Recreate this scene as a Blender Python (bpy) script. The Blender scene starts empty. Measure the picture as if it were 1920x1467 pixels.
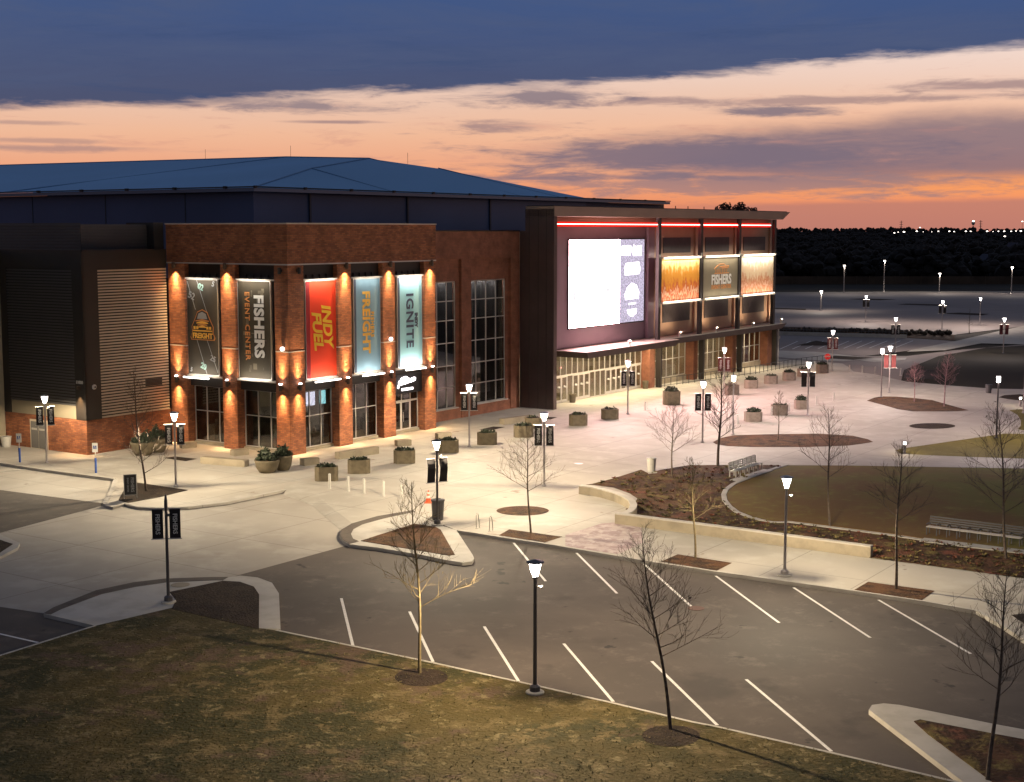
import bpy, math, random
from mathutils import Vector, Matrix
from math import radians as R, sin, cos, pi
SC = bpy.context.scene
COL = SC.collection
random.seed(7)

# ------------------------------------------------------------------ camera
F, HZ, H = 2650.0, 431.0, 16.7            # focal length in px of the 1920 px photo, horizon row, eye height
PITCH = math.atan((733.5 - HZ) / F)
cam_d = bpy.data.cameras.new('camera'); cam = bpy.data.objects.new('camera', cam_d); COL.objects.link(cam)
cam.location = (0, 0, H); cam.rotation_euler = (pi / 2 - PITCH, 0, 0)
cam_d.sensor_width = 36; cam_d.lens = 36 * F / 1920; cam_d.clip_start = 0.5; cam_d.clip_end = 20000
SC.camera = cam
SC.view_settings.view_transform = 'Standard'; SC.view_settings.look = 'None'
SC.view_settings.exposure = 0.0; SC.view_settings.gamma = 1.0
SC.cycles.use_denoising = True
SC.cycles.max_bounces = 6; SC.cycles.diffuse_bounces = 3; SC.cycles.glossy_bounces = 3
SC.cycles.transparent_max_bounces = 12; SC.cycles.sample_clamp_indirect = 4.0
SC.cycles.caustics_reflective = False; SC.cycles.caustics_refractive = False
try: SC.cycles.use_light_tree = True
except Exception: pass

cp, sp = cos(PITCH), sin(PITCH)
def ray(x, y):
    a = (x - 960) / F; b = (y - 733.5) / F
    return Vector((a, cp - b * sp, -sp - b * cp))
def G(x, y, z=0.0):                       # point of the ground at height z seen at a place in the photo
    d = ray(x, y); t = (z - H) / d.z
    return Vector((0, 0, H)) + d * t
YAW = R(56.0)
O = G(545.2, 855.2)                       # the brick corner of the arena
UU = Vector((cos(YAW), sin(YAW), 0)); VV = Vector((-sin(YAW), cos(YAW), 0))
def W(u, v, z=0.0): return O + UU * u + VV * v + Vector((0, 0, z))
def lin(r, g, b):
    f = lambda c: (c / 255 / 12.92) if c / 255 <= 0.04045 else ((c / 255 + 0.055) / 1.055) ** 2.4
    return (f(r), f(g), f(b), 1)

# ------------------------------------------------------------------ sky
def build_world():
    w = bpy.data.worlds.new('World'); SC.world = w; w.use_nodes = True
    nt = w.node_tree; N = nt.nodes; L = nt.links; N.clear()
    def put(sock, v):
        if hasattr(v, 'is_output') or isinstance(v, bpy.types.NodeSocket): L.new(v, sock)
        else: sock.default_value = v
    def M(op, a, b=0.0, c=0.0):
        n = N.new('ShaderNodeMath'); n.operation = op
        put(n.inputs[0], a); put(n.inputs[1], b)
        if op in ('MULTIPLY_ADD', 'SMOOTH_MIN'): put(n.inputs[2], c)
        return n.outputs[0]
    def SS(x, e0, e1):
        n = N.new('ShaderNodeMapRange'); n.interpolation_type = 'SMOOTHSTEP'
        put(n.inputs['Value'], x); put(n.inputs['From Min'], e0); put(n.inputs['From Max'], e1)
        n.inputs['To Min'].default_value = 0; n.inputs['To Max'].default_value = 1
        return n.outputs[0]
    def MIX(f, a, b):
        n = N.new('ShaderNodeMix'); n.data_type = 'RGBA'
        put(n.inputs[0], f); put(n.inputs[6], a); put(n.inputs[7], b)
        return n.outputs[2]
    tc = N.new('ShaderNodeTexCoord'); sx = N.new('ShaderNodeSeparateXYZ'); L.new(tc.outputs['Generated'], sx.inputs[0])
    X, Y, Z = sx.outputs
    A = M('MULTIPLY', M('ARCTAN2', X, Y), 180 / pi)
    E = M('MULTIPLY', M('ARCSINE', Z), 180 / pi)
    cb = N.new('ShaderNodeCombineXYZ'); L.new(A, cb.inputs[0]); L.new(E, cb.inputs[1])
    def noise(sa, se, scale, det=6, rough=0.6, off=0.0, dist=0.0):
        vm = N.new('ShaderNodeVectorMath'); vm.operation = 'MULTIPLY'; L.new(cb.outputs[0], vm.inputs[0])
        vm.inputs[1].default_value = (sa, se, 1)
        va = N.new('ShaderNodeVectorMath'); va.operation = 'ADD'; L.new(vm.outputs[0], va.inputs[0]); va.inputs[1].default_value = (off, off * 1.7, off)
        n = N.new('ShaderNodeTexNoise'); L.new(va.outputs[0], n.inputs['Vector'])
        n.inputs['Scale'].default_value = scale; n.inputs['Detail'].default_value = det; n.inputs['Roughness'].default_value = rough
        n.inputs['Distortion'].default_value = dist
        return M('SUBTRACT', n.outputs[0], 0.5)
    nb = noise(0.10, 0.55, 1.0, 7, 0.62, 3.1, 0.4)       # broad streaks
    nf = noise(0.35, 2.4, 1.0, 8, 0.65, 9.7, 0.3)        # fine streaks
    nw = noise(0.06, 0.25, 1.0, 4, 0.5, 21.0)
    # clear dusk sky by elevation
    ramp = N.new('ShaderNodeValToRGB'); L.new(M('MULTIPLY', M('ADD', E, M('MULTIPLY', nw, 0.8)), 0.1), ramp.inputs[0])
    cr = ramp.color_ramp
    stops = [(0.0, (196, 120, 102)), (0.10, (226, 140, 104)), (0.19, (240, 160, 118)), (0.28, (236, 170, 136)), (0.38, (238, 184, 152)), (0.5, (233, 194, 172)), (0.66, (235, 211, 200)), (0.95, (205, 196, 205))]
    for i, (p, c) in enumerate(stops):
        e = cr.elements[i] if i < 2 else cr.elements.new(p)
        e.position = p; e.color = lin(*c)
    col = ramp.outputs[0]
    # physical dusk sky underneath the hand-set afterglow, sun on the horizon
    sky = N.new('ShaderNodeTexSky'); sky.sky_type = 'NISHITA'; sky.sun_disc = False
    sky.sun_elevation = R(0.5); sky.sun_rotation = R(20)
    nish = N.new('ShaderNodeMix'); nish.data_type = 'RGBA'; nish.blend_type = 'ADD'
    nish.inputs[0].default_value = 0.006; L.new(col, nish.inputs[6]); L.new(sky.outputs[0], nish.inputs[7])
    col = nish.outputs[2]
    # orange glow to the right near the sunset
    glow = M('MULTIPLY', SS(A, 2.0, 17.0), M('MULTIPLY', SS(E, 0.9, 1.7), M('SUBTRACT', 1.0, SS(E, 2.0, 3.2))))
    col = MIX(M('MULTIPLY', glow, 0.7), col, lin(252, 158, 90))
    def lens(a0, e0, wa, we, k, colr, op, tilt=0.0, soft=0.35, nn=None, c=None):
        da = M('DIVIDE', M('SUBTRACT', A, a0), wa)
        de = M('DIVIDE', M('SUBTRACT', M('SUBTRACT', E, e0), M('MULTIPLY', M('SUBTRACT', A, a0), tilt)), we)
        r = M('SQRT', M('ADD', M('MULTIPLY', da, da), M('MULTIPLY', de, de)))
        r = M('ADD', r, M('MULTIPLY', nn if nn is not None else nf, k))
        m = M('SUBTRACT', 1.0, SS(r, 1 - soft, 1 + soft))
        return MIX(M('MULTIPLY', m, op), c, colr)
    def AE(x, y):
        d = ray(x, y).normalized()
        return math.degrees(math.atan2(d.x, d.y)), math.degrees(math.asin(d.z))
    mauve = lin(124, 110, 124); mauve2 = lin(150, 124, 128); grey = lin(118, 108, 124)
    def put_lens(c, x, y, wx, wy, op, k=1.2, colr=mauve, tilt=0.0, soft=0.35, nn=None):
        a, e = AE(x, y)
        if nn is None: k *= 2.6; wy *= 1.15; soft *= 1.3
        return lens(a, e, wx / 46.3, wy / 46.3, k, colr, op, tilt, soft, nn, c)
    col = put_lens(col, 1850, 276, 680, 54, 0.85, 1.1, mauve, 0.028, 0.4, nb)
    col = put_lens(col, 1330, 290, 360, 26, 0.9, 1.2, mauve, 0.0, 0.45)
    col = put_lens(col, 1350, 345, 380, 16, 0.75, 2.2, mauve2, 0.0, 0.5)
    col = put_lens(col, 1150, 332, 240, 5, 0.6, 1.4, mauve, 0.0, 0.5)
    col = put_lens(col, 1460, 210, 110, 7, 0.85, 1.2, grey, 0.0, 0.4)
    col = put_lens(col, 1560, 187, 360, 6, 0.7, 1.6, mauve2, 0.0, 0.5)
    col = put_lens(col, 1850, 160, 160, 9, 0.75, 1.4, mauve2, 0.0, 0.5)
    col = put_lens(col, 950, 238, 105, 8, 0.75, 1.7, mauve2, 0.0, 0.5)
    col = put_lens(col, 630, 229, 70, 2.5, 0.75, 0.8, mauve2, 0.0, 0.5)
    col = put_lens(col, 560, 200, 160, 9, 0.75, 1.6, grey, -0.01, 0.5)
    col = put_lens(col, 1010, 182, 110, 12, 0.8, 1.6, grey, 0.02, 0.5)
    col = put_lens(col, 90, 278, 190, 4.5, 0.6, 1.3, mauve2, 0.0, 0.5)
    col = put_lens(col, 60, 264, 150, 4, 0.5, 1.3, mauve2, 0.0, 0.5)
    col = put_lens(col, 40, 230, 90, 3, 0.5, 1.0, mauve2, 0.0, 0.5)
    # thin wisps everywhere in the lit band
    wis = M('MULTIPLY', SS(nf, 0.06, 0.24), 0.35)
    col = MIX(wis, col, lin(196, 140, 130))
    # low band over the horizon at the right
    lowm = M('MULTIPLY', M('SUBTRACT', 1.0, SS(M('ADD', E, M('MULTIPLY', nf, 0.3)), M('ADD', 0.72, M('MULTIPLY', A, 0.016)), M('ADD', 1.0, M('MULTIPLY', A, 0.016)))), SS(A, 3.0, 11.0))
    col = MIX(M('MULTIPLY', lowm, 0.8), col, lin(188, 126, 112))
    # the great slate cloud over the top, its lower edge rising to the right
    pts = [AE(0, 210), AE(500, 190), AE(940, 180), AE(1250, 150), AE(1500, 130), AE(1920, 98)]
    import numpy as np
    cc = np.polyfit([p[0] for p in pts], [p[1] for p in pts], 2)
    Ac = M('MAXIMUM', M('MINIMUM', A, 60.0), -45.0)
    edge = M('ADD', M('ADD', M('MULTIPLY', M('MULTIPLY', Ac, Ac), float(cc[0])), M('MULTIPLY', Ac, float(cc[1]))), float(cc[2]))
    dE = M('ADD', M('SUBTRACT', E, edge), M('ADD', M('MULTIPLY', nb, 1.1), M('MULTIPLY', nf, 0.8)))
    mtop = SS(dE, -0.05, 0.42)
    topc = MIX(SS(E, 4.5, 9.5), lin(78, 84, 112), lin(65, 87, 132))
    topc = MIX(M('MULTIPLY', SS(noise(0.07, 0.5, 1.0, 8, 0.65, 40.0, 0.5), -0.12, 0.2), 0.8), topc, lin(80, 92, 124))
    topc = MIX(M('MULTIPLY', SS(noise(0.12, 1.1, 1.0, 8, 0.7, 60.0, 0.5), 0.0, 0.25), 0.6), topc, lin(60, 78, 116))
    col = MIX(mtop, col, topc)
    # overhead and behind the camera: deep even dusk blue
    zen = SS(E, 10.0, 32.0)
    col = MIX(zen, col, (0.105, 0.125, 0.180, 1))
    back = SS(M('ABSOLUTE', A), 60.0, 130.0)
    col = MIX(M('MULTIPLY', back, M('SUBTRACT', 1.0, SS(E, 20.0, 40.0))), col, (0.105, 0.108, 0.125, 1))
    low = SS(E, 0.0, -1.5) if False else M('SUBTRACT', 1.0, SS(E, -1.0, -0.1))
    col = MIX(low, col, lin(40, 36, 38))
    bg = N.new('ShaderNodeBackground'); L.new(col, bg.inputs[0]); bg.inputs[1].default_value = 1.0
    out = N.new('ShaderNodeOutputWorld'); L.new(bg.outputs[0], out.inputs[0])
build_world()
sd = bpy.data.lights.new('sun', 'SUN'); sd.energy = 0.04; sd.angle = R(12); sd.color = (1, 0.55, 0.35)
so = bpy.data.objects.new('sun', sd); COL.objects.link(so)
so.rotation_euler = (R(88), 0, R(180 - 20))

# ------------------------------------------------------------------ materials
class Mat:
    pass
def nmat(name, color=(0.5, 0.5, 0.5, 1), rough=0.7, metal=0.0, noise=None, bump=None, spec=0.5):
    """noise=(scale, amount) value mottling; bump=(scale, strength)"""
    m = bpy.data.materials.new(name); m.use_nodes = True; nt = m.node_tree
    b = nt.nodes['Principled BSDF']; b.inputs['Base Color'].default_value = tuple(color)[:3] + (1,)
    b.inputs['Roughness'].default_value = rough; b.inputs['Metallic'].default_value = metal
    b.inputs['Specular IOR Level'].default_value = spec
    tc = nt.nodes.new('ShaderNodeTexCoord')
    if noise:
        n = nt.nodes.new('ShaderNodeTexNoise'); n.inputs['Scale'].default_value = noise[0]; n.inputs['Detail'].default_value = 6
        nt.links.new(tc.outputs['Object'], n.inputs['Vector'])
        r = nt.nodes.new('ShaderNodeMapRange'); r.inputs['From Min'].default_value = 0.3; r.inputs['From Max'].default_value = 0.7
        r.inputs['To Min'].default_value = 1 - noise[1]; r.inputs['To Max'].default_value = 1 + noise[1]
        nt.links.new(n.outputs[0], r.inputs[0])
        mx = nt.nodes.new('ShaderNodeVectorMath'); mx.operation = 'SCALE'; mx.inputs[0].default_value = tuple(color)[:3]
        nt.links.new(r.outputs[0], mx.inputs['Scale']); nt.links.new(mx.outputs[0], b.inputs['Base Color'])
    if bump:
        n2 = nt.nodes.new('ShaderNodeTexNoise'); n2.inputs['Scale'].default_value = bump[0]; n2.inputs['Detail'].default_value = 5
        nt.links.new(tc.outputs['Object'], n2.inputs['Vector'])
        bp = nt.nodes.new('ShaderNodeBump'); bp.inputs['Strength'].default_value = bump[1]; bp.inputs['Distance'].default_value = 0.05
        nt.links.new(n2.outputs[0], bp.inputs['Height']); nt.links.new(bp.outputs[0], b.inputs['Normal'])
    return m
def emat(name, color, strength, sample=False):
    m = bpy.data.materials.new(name); m.use_nodes = True; nt = m.node_tree; nt.nodes.clear()
    e = nt.nodes.new('ShaderNodeEmission'); e.inputs[0].default_value = tuple(color)[:3] + (1,); e.inputs[1].default_value = strength
    o = nt.nodes.new('ShaderNodeOutputMaterial'); nt.links.new(e.outputs[0], o.inputs[0])
    if not sample:
        try: m.cycles.emission_sampling = 'NONE'
        except Exception: pass
    return m
def lampglass(name, color, strength):
    m = emat(name, color, strength); nt = m.node_tree
    e = [n for n in nt.nodes if n.type == 'EMISSION'][0]; o = [n for n in nt.nodes if n.type == 'OUTPUT_MATERIAL'][0]
    t = nt.nodes.new('ShaderNodeBsdfTransparent'); a = nt.nodes.new('ShaderNodeAddShader')
    nt.links.new(t.outputs[0], a.inputs[0]); nt.links.new(e.outputs[0], a.inputs[1]); nt.links.new(a.outputs[0], o.inputs[0])
    return m
def glassmat(name, tint=(0.6, 0.62, 0.62), refl=0.10):
    m = bpy.data.materials.new(name); m.use_nodes = True; nt = m.node_tree; nt.nodes.clear()
    o = nt.nodes.new('ShaderNodeOutputMaterial'); t = nt.nodes.new('ShaderNodeBsdfTransparent'); t.inputs[0].default_value = tuple(tint) + (1,)
    g = nt.nodes.new('ShaderNodeBsdfGlossy'); g.inputs[0].default_value = (0.9, 0.9, 0.9, 1); g.inputs['Roughness'].default_value = 0.02
    f = nt.nodes.new('ShaderNodeLayerWeight'); f.inputs[0].default_value = .5
    pw = nt.nodes.new('ShaderNodeMath'); pw.operation = 'POWER'; nt.links.new(f.outputs['Facing'], pw.inputs[0]); pw.inputs[1].default_value = 3.5
    ma = nt.nodes.new('ShaderNodeMath'); ma.operation = 'MULTIPLY_ADD'; ma.use_clamp = True; nt.links.new(pw.outputs[0], ma.inputs[0]); ma.inputs[1].default_value = .6; ma.inputs[2].default_value = refl
    tc = nt.nodes.new('ShaderNodeTexCoord'); n = nt.nodes.new('ShaderNodeTexNoise'); n.inputs['Scale'].default_value = 0.7; nt.links.new(tc.outputs['Object'], n.inputs[0])
    bp = nt.nodes.new('ShaderNodeBump'); bp.inputs['Strength'].default_value = 0.08; bp.inputs['Distance'].default_value = 0.03
    nt.links.new(n.outputs[0], bp.inputs['Height']); nt.links.new(bp.outputs[0], g.inputs['Normal'])
    mx = nt.nodes.new('ShaderNodeMixShader'); nt.links.new(ma.outputs[0], mx.inputs[0]); nt.links.new(t.outputs[0], mx.inputs[1]); nt.links.new(g.outputs[0], mx.inputs[2])
    nt.links.new(mx.outputs[0], o.inputs[0])
    return m
def brickmat(name, c1, c2, mortar, sc=1.0):
    m = nmat(name, c1, 0.85, bump=None); nt = m.node_tree; b = nt.nodes['Principled BSDF']
    tc = nt.nodes.new('ShaderNodeTexCoord'); s = nt.nodes.new('ShaderNodeSeparateXYZ'); nt.links.new(tc.outputs['Object'], s.inputs[0])
    a = nt.nodes.new('ShaderNodeMath'); a.operation = 'ADD'; nt.links.new(s.outputs[0], a.inputs[0]); nt.links.new(s.outputs[1], a.inputs[1])
    c = nt.nodes.new('ShaderNodeCombineXYZ'); nt.links.new(a.outputs[0], c.inputs[0]); nt.links.new(s.outputs[2], c.inputs[1])
    br = nt.nodes.new('ShaderNodeTexBrick'); nt.links.new(c.outputs[0], br.inputs['Vector'])
    br.inputs['Color1'].default_value = tuple(c1) + (1,); br.inputs['Color2'].default_value = tuple(c2) + (1,); br.inputs['Mortar'].default_value = tuple(mortar) + (1,)
    br.inputs['Scale'].default_value = 1.0; br.inputs['Brick Width'].default_value = 0.40 * sc; br.inputs['Row Height'].default_value = 0.135 * sc
    br.inputs['Mortar Size'].default_value = 0.012; br.inputs['Bias'].default_value = 0.0
    n = nt.nodes.new('ShaderNodeTexNoise'); nt.links.new(c.outputs[0], n.inputs['Vector']); n.inputs['Scale'].default_value = 0.9; n.inputs['Detail'].default_value = 8; n.inputs['Roughness'].default_value = 0.7
    r = nt.nodes.new('ShaderNodeMapRange'); r.inputs['From Min'].default_value = 0.3; r.inputs['From Max'].default_value = 0.7; r.inputs['To Min'].default_value = 0.62; r.inputs['To Max'].default_value = 1.35
    nt.links.new(n.outputs[0], r.inputs[0])
    mx = nt.nodes.new('ShaderNodeVectorMath'); mx.operation = 'SCALE'; nt.links.new(br.outputs[0], mx.inputs[0]); nt.links.new(r.outputs[0], mx.inputs['Scale'])
    nt.links.new(mx.outputs[0], b.inputs['Base Color'])
    bp = nt.nodes.new('ShaderNodeBump'); bp.inputs['Strength'].default_value = 0.9; bp.inputs['Distance'].default_value = 0.03
    ad = nt.nodes.new('ShaderNodeMath'); ad.operation = 'MULTIPLY_ADD'; nt.links.new(br.outputs['Fac'], ad.inputs[0]); ad.inputs[1].default_value = -1.0; nt.links.new(n.outputs[0], ad.inputs[2])
    nt.links.new(ad.outputs[0], bp.inputs['Height']); nt.links.new(bp.outputs[0], b.inputs['Normal'])
    return m
def groundmat(name, cols, scales, rough=0.9, bump=(8, 0.4), stretch=(1, 1, 1), joints=None, dark=None):
    """layered noise between colours; joints=(spacing, colour factor) thin grid lines turned to the building"""
    m = bpy.data.materials.new(name); m.use_nodes = True; nt = m.node_tree; b = nt.nodes['Principled BSDF']; L = nt.links
    b.inputs['Roughness'].default_value = rough; b.inputs['Specular IOR Level'].default_value = 0.25
    tc = nt.nodes.new('ShaderNodeTexCoord'); mp = nt.nodes.new('ShaderNodeMapping'); L.new(tc.outputs['Object'], mp.inputs[0]); mp.inputs['Scale'].default_value = stretch
    cur = None
    for i, (c, s) in enumerate(zip(cols, scales)):
        c = tuple(c)[:3] + (1,)
        if cur is None:
            rgb = nt.nodes.new('ShaderNodeRGB'); rgb.outputs[0].default_value = c; cur = rgb.outputs[0]; continue
        n = nt.nodes.new('ShaderNodeTexNoise'); n.inputs['Scale'].default_value = s[0]; n.inputs['Detail'].default_value = 8; n.inputs['Roughness'].default_value = s[3] if len(s) > 3 else 0.6
        n.noise_dimensions = '4D'; n.inputs['W'].default_value = i * 7.3
        L.new(mp.outputs[0], n.inputs['Vector'])
        r = nt.nodes.new('ShaderNodeMapRange'); r.interpolation_type = 'SMOOTHSTEP'; r.inputs['From Min'].default_value = s[1]; r.inputs['From Max'].default_value = s[2]
        L.new(n.outputs[0], r.inputs[0])
        mx = nt.nodes.new('ShaderNodeMix'); mx.data_type = 'RGBA'; L.new(r.outputs[0], mx.inputs[0]); L.new(cur, mx.inputs[6]); mx.inputs[7].default_value = c
        cur = mx.outputs[2]
    if joints:
        rot = nt.nodes.new('ShaderNodeMapping'); L.new(tc.outputs['Object'], rot.inputs[0]); rot.inputs['Rotation'].default_value = (0, 0, -YAW)
        s = nt.nodes.new('ShaderNodeSeparateXYZ'); L.new(rot.outputs[0], s.inputs[0])
        last = None
        for k, ax in ((0, 0), (1, 1)):
            f = nt.nodes.new('ShaderNodeMath'); f.operation = 'PINGPONG'; L.new(s.outputs[ax], f.inputs[0]); f.inputs[1].default_value = joints[0] / 2
            g = nt.nodes.new('ShaderNodeMath'); g.operation = 'LESS_THAN'; L.new(f.outputs[0], g.inputs[0]); g.inputs[1].default_value = 0.03
            if last is None: last = g.outputs[0]
            else:
                q = nt.nodes.new('ShaderNodeMath'); q.operation = 'MAXIMUM'; L.new(last, q.inputs[0]); L.new(g.outputs[0], q.inputs[1]); last = q.outputs[0]
        q = nt.nodes.new('ShaderNodeMath'); q.operation = 'MULTIPLY'; L.new(last, q.inputs[0]); q.inputs[1].default_value = joints[1]
        mx = nt.nodes.new('ShaderNodeMix'); mx.data_type = 'RGBA'; L.new(q.outputs[0], mx.inputs[0]); L.new(cur, mx.inputs[6]); mx.inputs[7].default_value = (0.08, 0.07, 0.06, 1)
        cur = mx.outputs[2]
    L.new(cur, b.inputs['Base Color'])
    if bump:
        n2 = nt.nodes.new('ShaderNodeTexNoise'); n2.inputs['Scale'].default_value = bump[0]; n2.inputs['Detail'].default_value = 6
        L.new(mp.outputs[0], n2.inputs['Vector'])
        bp = nt.nodes.new('ShaderNodeBump'); bp.inputs['Strength'].default_value = bump[1]; bp.inputs['Distance'].default_value = bump[2] if len(bump) > 2 else 0.05
        L.new(n2.outputs[0], bp.inputs['Height']); L.new(bp.outputs[0], b.inputs['Normal'])
    return m

BRICK = brickmat('brick', (0.37, 0.128, 0.052), (0.21, 0.068, 0.034), (0.14, 0.085, 0.05))
BRICK2 = brickmat('brick_smooth', (0.28, 0.105, 0.058), (0.25, 0.095, 0.052), (0.20, 0.10, 0.06))
CONC = groundmat('concrete_paving', [(0.46, 0.42, 0.36), (0.40, 0.365, 0.31), (0.50, 0.47, 0.41), (0.33, 0.29, 0.25), (0.27, 0.22, 0.18)], [0, (0.09, 0.40, 0.62), (0.6, 0.45, 0.7), (0.035, 0.56, 0.70), (0.7, 0.66, 0.72, 0.55)], 0.75, (12, 0.12, 0.01), joints=(4.6, 0.42))
CONC_D = groundmat('concrete_drive', [(0.41, 0.37, 0.315), (0.34, 0.305, 0.26), (0.44, 0.40, 0.345), (0.23, 0.18, 0.15)], [0, (0.07, 0.40, 0.62), (0.5, 0.45, 0.7), (0.12, 0.58, 0.72)], 0.8, (12, 0.15, 0.01), joints=(6.1, 0.5))
CONC_K = groundmat('concrete_kerb', [(0.50, 0.47, 0.42), (0.42, 0.39, 0.34)], [0, (0.8, 0.40, 0.65)], 0.8, (20, 0.15, 0.01))
CONC_W = groundmat('concrete_cast', [(0.34, 0.29, 0.21), (0.27, 0.23, 0.17)], [0, (1.2, 0.40, 0.65)], 0.8, (25, 0.2, 0.01))
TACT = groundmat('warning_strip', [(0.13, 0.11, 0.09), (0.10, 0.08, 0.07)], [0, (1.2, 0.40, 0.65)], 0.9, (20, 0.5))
PAVER = groundmat('paver', [(0.46, 0.37, 0.35), (0.34, 0.25, 0.25), (0.52, 0.44, 0.42)], [0, (1.1, 0.45, 0.55), (2.0, 0.5, 0.62)], 0.8, (20, 0.3))
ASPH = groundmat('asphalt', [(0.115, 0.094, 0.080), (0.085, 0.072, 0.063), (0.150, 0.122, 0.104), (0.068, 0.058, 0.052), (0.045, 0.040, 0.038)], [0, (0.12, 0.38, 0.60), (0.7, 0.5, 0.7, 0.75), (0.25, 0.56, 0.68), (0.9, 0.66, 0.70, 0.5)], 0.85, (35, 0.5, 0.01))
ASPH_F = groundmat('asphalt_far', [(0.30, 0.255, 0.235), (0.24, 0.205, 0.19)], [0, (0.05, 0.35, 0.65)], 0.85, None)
PAINT = nmat('road_paint', (0.72, 0.70, 0.66), 0.6, noise=(6, 0.12))
GRASS = groundmat('winter_grass', [(0.088, 0.066, 0.020), (0.045, 0.042, 0.014), (0.155, 0.115, 0.050), (0.11, 0.072, 0.045), (0.22, 0.175, 0.085), (0.06, 0.05, 0.018), (0.13, 0.07, 0.035)],
                  [0, (0.22, 0.42, 0.56), (0.9, 0.50, 0.60, 0.75), (0.30, 0.54, 0.62, 0.7), (1.7, 0.55, 0.63, 0.75), (1.5, 0.55, 0.63, 0.75), (0.5, 0.64, 0.72)], 0.95, (7, 0.7, 0.08), stretch=(0.9, 1.0, 1))
TURF = groundmat('turf', [(0.155, 0.150, 0.028), (0.165, 0.095, 0.030), (0.21, 0.175, 0.04)], [0, (0.06, 0.42, 0.6), (1.2, 0.5, 0.75)], 0.95, (30, 0.4))
TURF2 = groundmat('turf_green', [(0.19, 0.155, 0.035), (0.14, 0.115, 0.028), (0.23, 0.19, 0.06)], [0, (0.3, 0.35, 0.65), (1.5, 0.5, 0.75)], 0.95, (30, 0.4))
MULCH = groundmat('mulch', [(0.12, 0.058, 0.028), (0.045, 0.026, 0.016), (0.16, 0.105, 0.05), (0.12, 0.055, 0.03)], [0, (1.2, 0.40, 0.6), (3.0, 0.50, 0.66, 0.8), (0.4, 0.5, 0.7)], 1.0, (9, 1.0, 0.1))
MULCH_D = groundmat('dark_mulch', [(0.045, 0.03, 0.02), (0.025, 0.017, 0.012), (0.075, 0.05, 0.03)], [0, (1.2, 0.40, 0.6), (3.0, 0.52, 0.68, 0.8)], 1.0, (9, 1.0, 0.1))
BED = groundmat('planted_bed', [(0.11, 0.052, 0.025), (0.042, 0.022, 0.012), (0.17, 0.13, 0.04), (0.17, 0.06, 0.035)], [0, (0.5, 0.40, 0.6), (0.8, 0.50, 0.64, 0.75), (0.45, 0.55, 0.68)], 1.0, (6, 1.0, 0.15))
DARKM = nmat('dark_metal', (0.030, 0.025, 0.022), 0.5, 0.2, noise=(0.6, 0.12))
BRONZE = nmat('bronze_metal_panel', (0.085, 0.060, 0.055), 0.45, 0.3, noise=(0.4, 0.12))
SCRWALL = nmat('screen_wall_metal', (0.27, 0.20, 0.24), 0.5, 0.1, noise=(0.3, 0.08))
WARMPAN = nmat('warm_brown_panel', (0.44, 0.28, 0.19), 0.6, 0.0, noise=(0.4, 0.08))
GRILL = nmat('grille', (0.085, 0.070, 0.072), 0.6, 0.1, noise=(2, 0.1))
BLUEW = nmat('upper_wall_metal', (0.060, 0.090, 0.190), 0.5, 0.1, noise=(0.15, 0.10))
ROOFM = nmat('roof_membrane', (0.18, 0.40, 0.68), 0.6, 0.0, noise=(0.08, 0.06))
FASC = nmat('fascia_metal', (0.32, 0.23, 0.17), 0.45, 0.2, noise=(0.4, 0.06))
GUTT = nmat('gutter', (0.15, 0.18, 0.26), 0.4, 0.3)
SIDING = nmat('corrugated_siding', (0.60, 0.50, 0.38), 0.45, 0.25, noise=(0.5, 0.08))
SIDING_F = nmat('flat_siding', (0.26, 0.22, 0.15), 0.7, noise=(0.5, 0.08))
SIDING_D = nmat('dark_corrugated_siding', (0.09, 0.085, 0.085), 0.5, 0.2, noise=(0.5, 0.08))
ALU = nmat('aluminium', (0.55, 0.52, 0.48), 0.4, 0.4)
LEDGE = nmat('ledge_metal', (0.55, 0.50, 0.43), 0.5, 0.1, noise=(2, 0.06))
POLE = nmat('pole_metal', (0.40, 0.37, 0.36), 0.4, 0.5, noise=(3, 0.1))
POLE_D = nmat('dark_pole_metal', (0.10, 0.095, 0.10), 0.45, 0.4)
BLACK = nmat('black_paint', (0.02, 0.02, 0.021), 0.5)
WHITEP = nmat('white_paint', (0.50, 0.48, 0.44), 0.5, noise=(5, 0.06))
INTER = nmat('interior_wall', (0.16, 0.13, 0.10), 0.9, noise=(0.9, 0.5))
INTERF = nmat('interior_floor', (0.32, 0.28, 0.20), 0.6, noise=(0.9, 0.3))
LOBBY = nmat('lobby_wall', (0.42, 0.36, 0.27), 0.8, noise=(0.6, 0.3))
CURT = nmat('curtain', (0.20, 0.195, 0.20), 0.95, noise=(1.0, 0.15))
BLIND = nmat('blind', (0.045, 0.043, 0.043), 0.95, noise=(1.0, 0.15))
GLASS = glassmat('window_glass')
GLASS_L = glassmat('lobby_glass', (0.8, 0.78, 0.74), 0.10)
LEAF = nmat('dark_leaf', (0.030, 0.040, 0.020), 0.7, noise=(8, 0.5))
BARK = nmat('bark', (0.16, 0.125, 0.09), 0.9, noise=(6, 0.4))
BARK_D = nmat('dark_bark', (0.11, 0.082, 0.062), 0.9, noise=(6, 0.4))
BARK_Y = nmat('lamplit_bark', (0.17, 0.13, 0.065), 0.9, noise=(6, 0.4))  # bark tinted yellow to stand for lamplight on the trees
BARK_P = nmat('pink_bark', (0.42, 0.26, 0.26), 0.9, noise=(6, 0.4))
WOOD_FAR = nmat('far_foliage', (0.012, 0.010, 0.010), 1.0, noise=(0.05, 0.5))
TUBE = emat('light_tube', (1.0, 0.93, 0.84), 6.0)
LAMPG = lampglass('lantern_glass', (1.0, 0.93, 0.88), 9.0)
LAMPFAR = emat('far_lamp', (1.0, 0.88, 0.78), 6.0)
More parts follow.
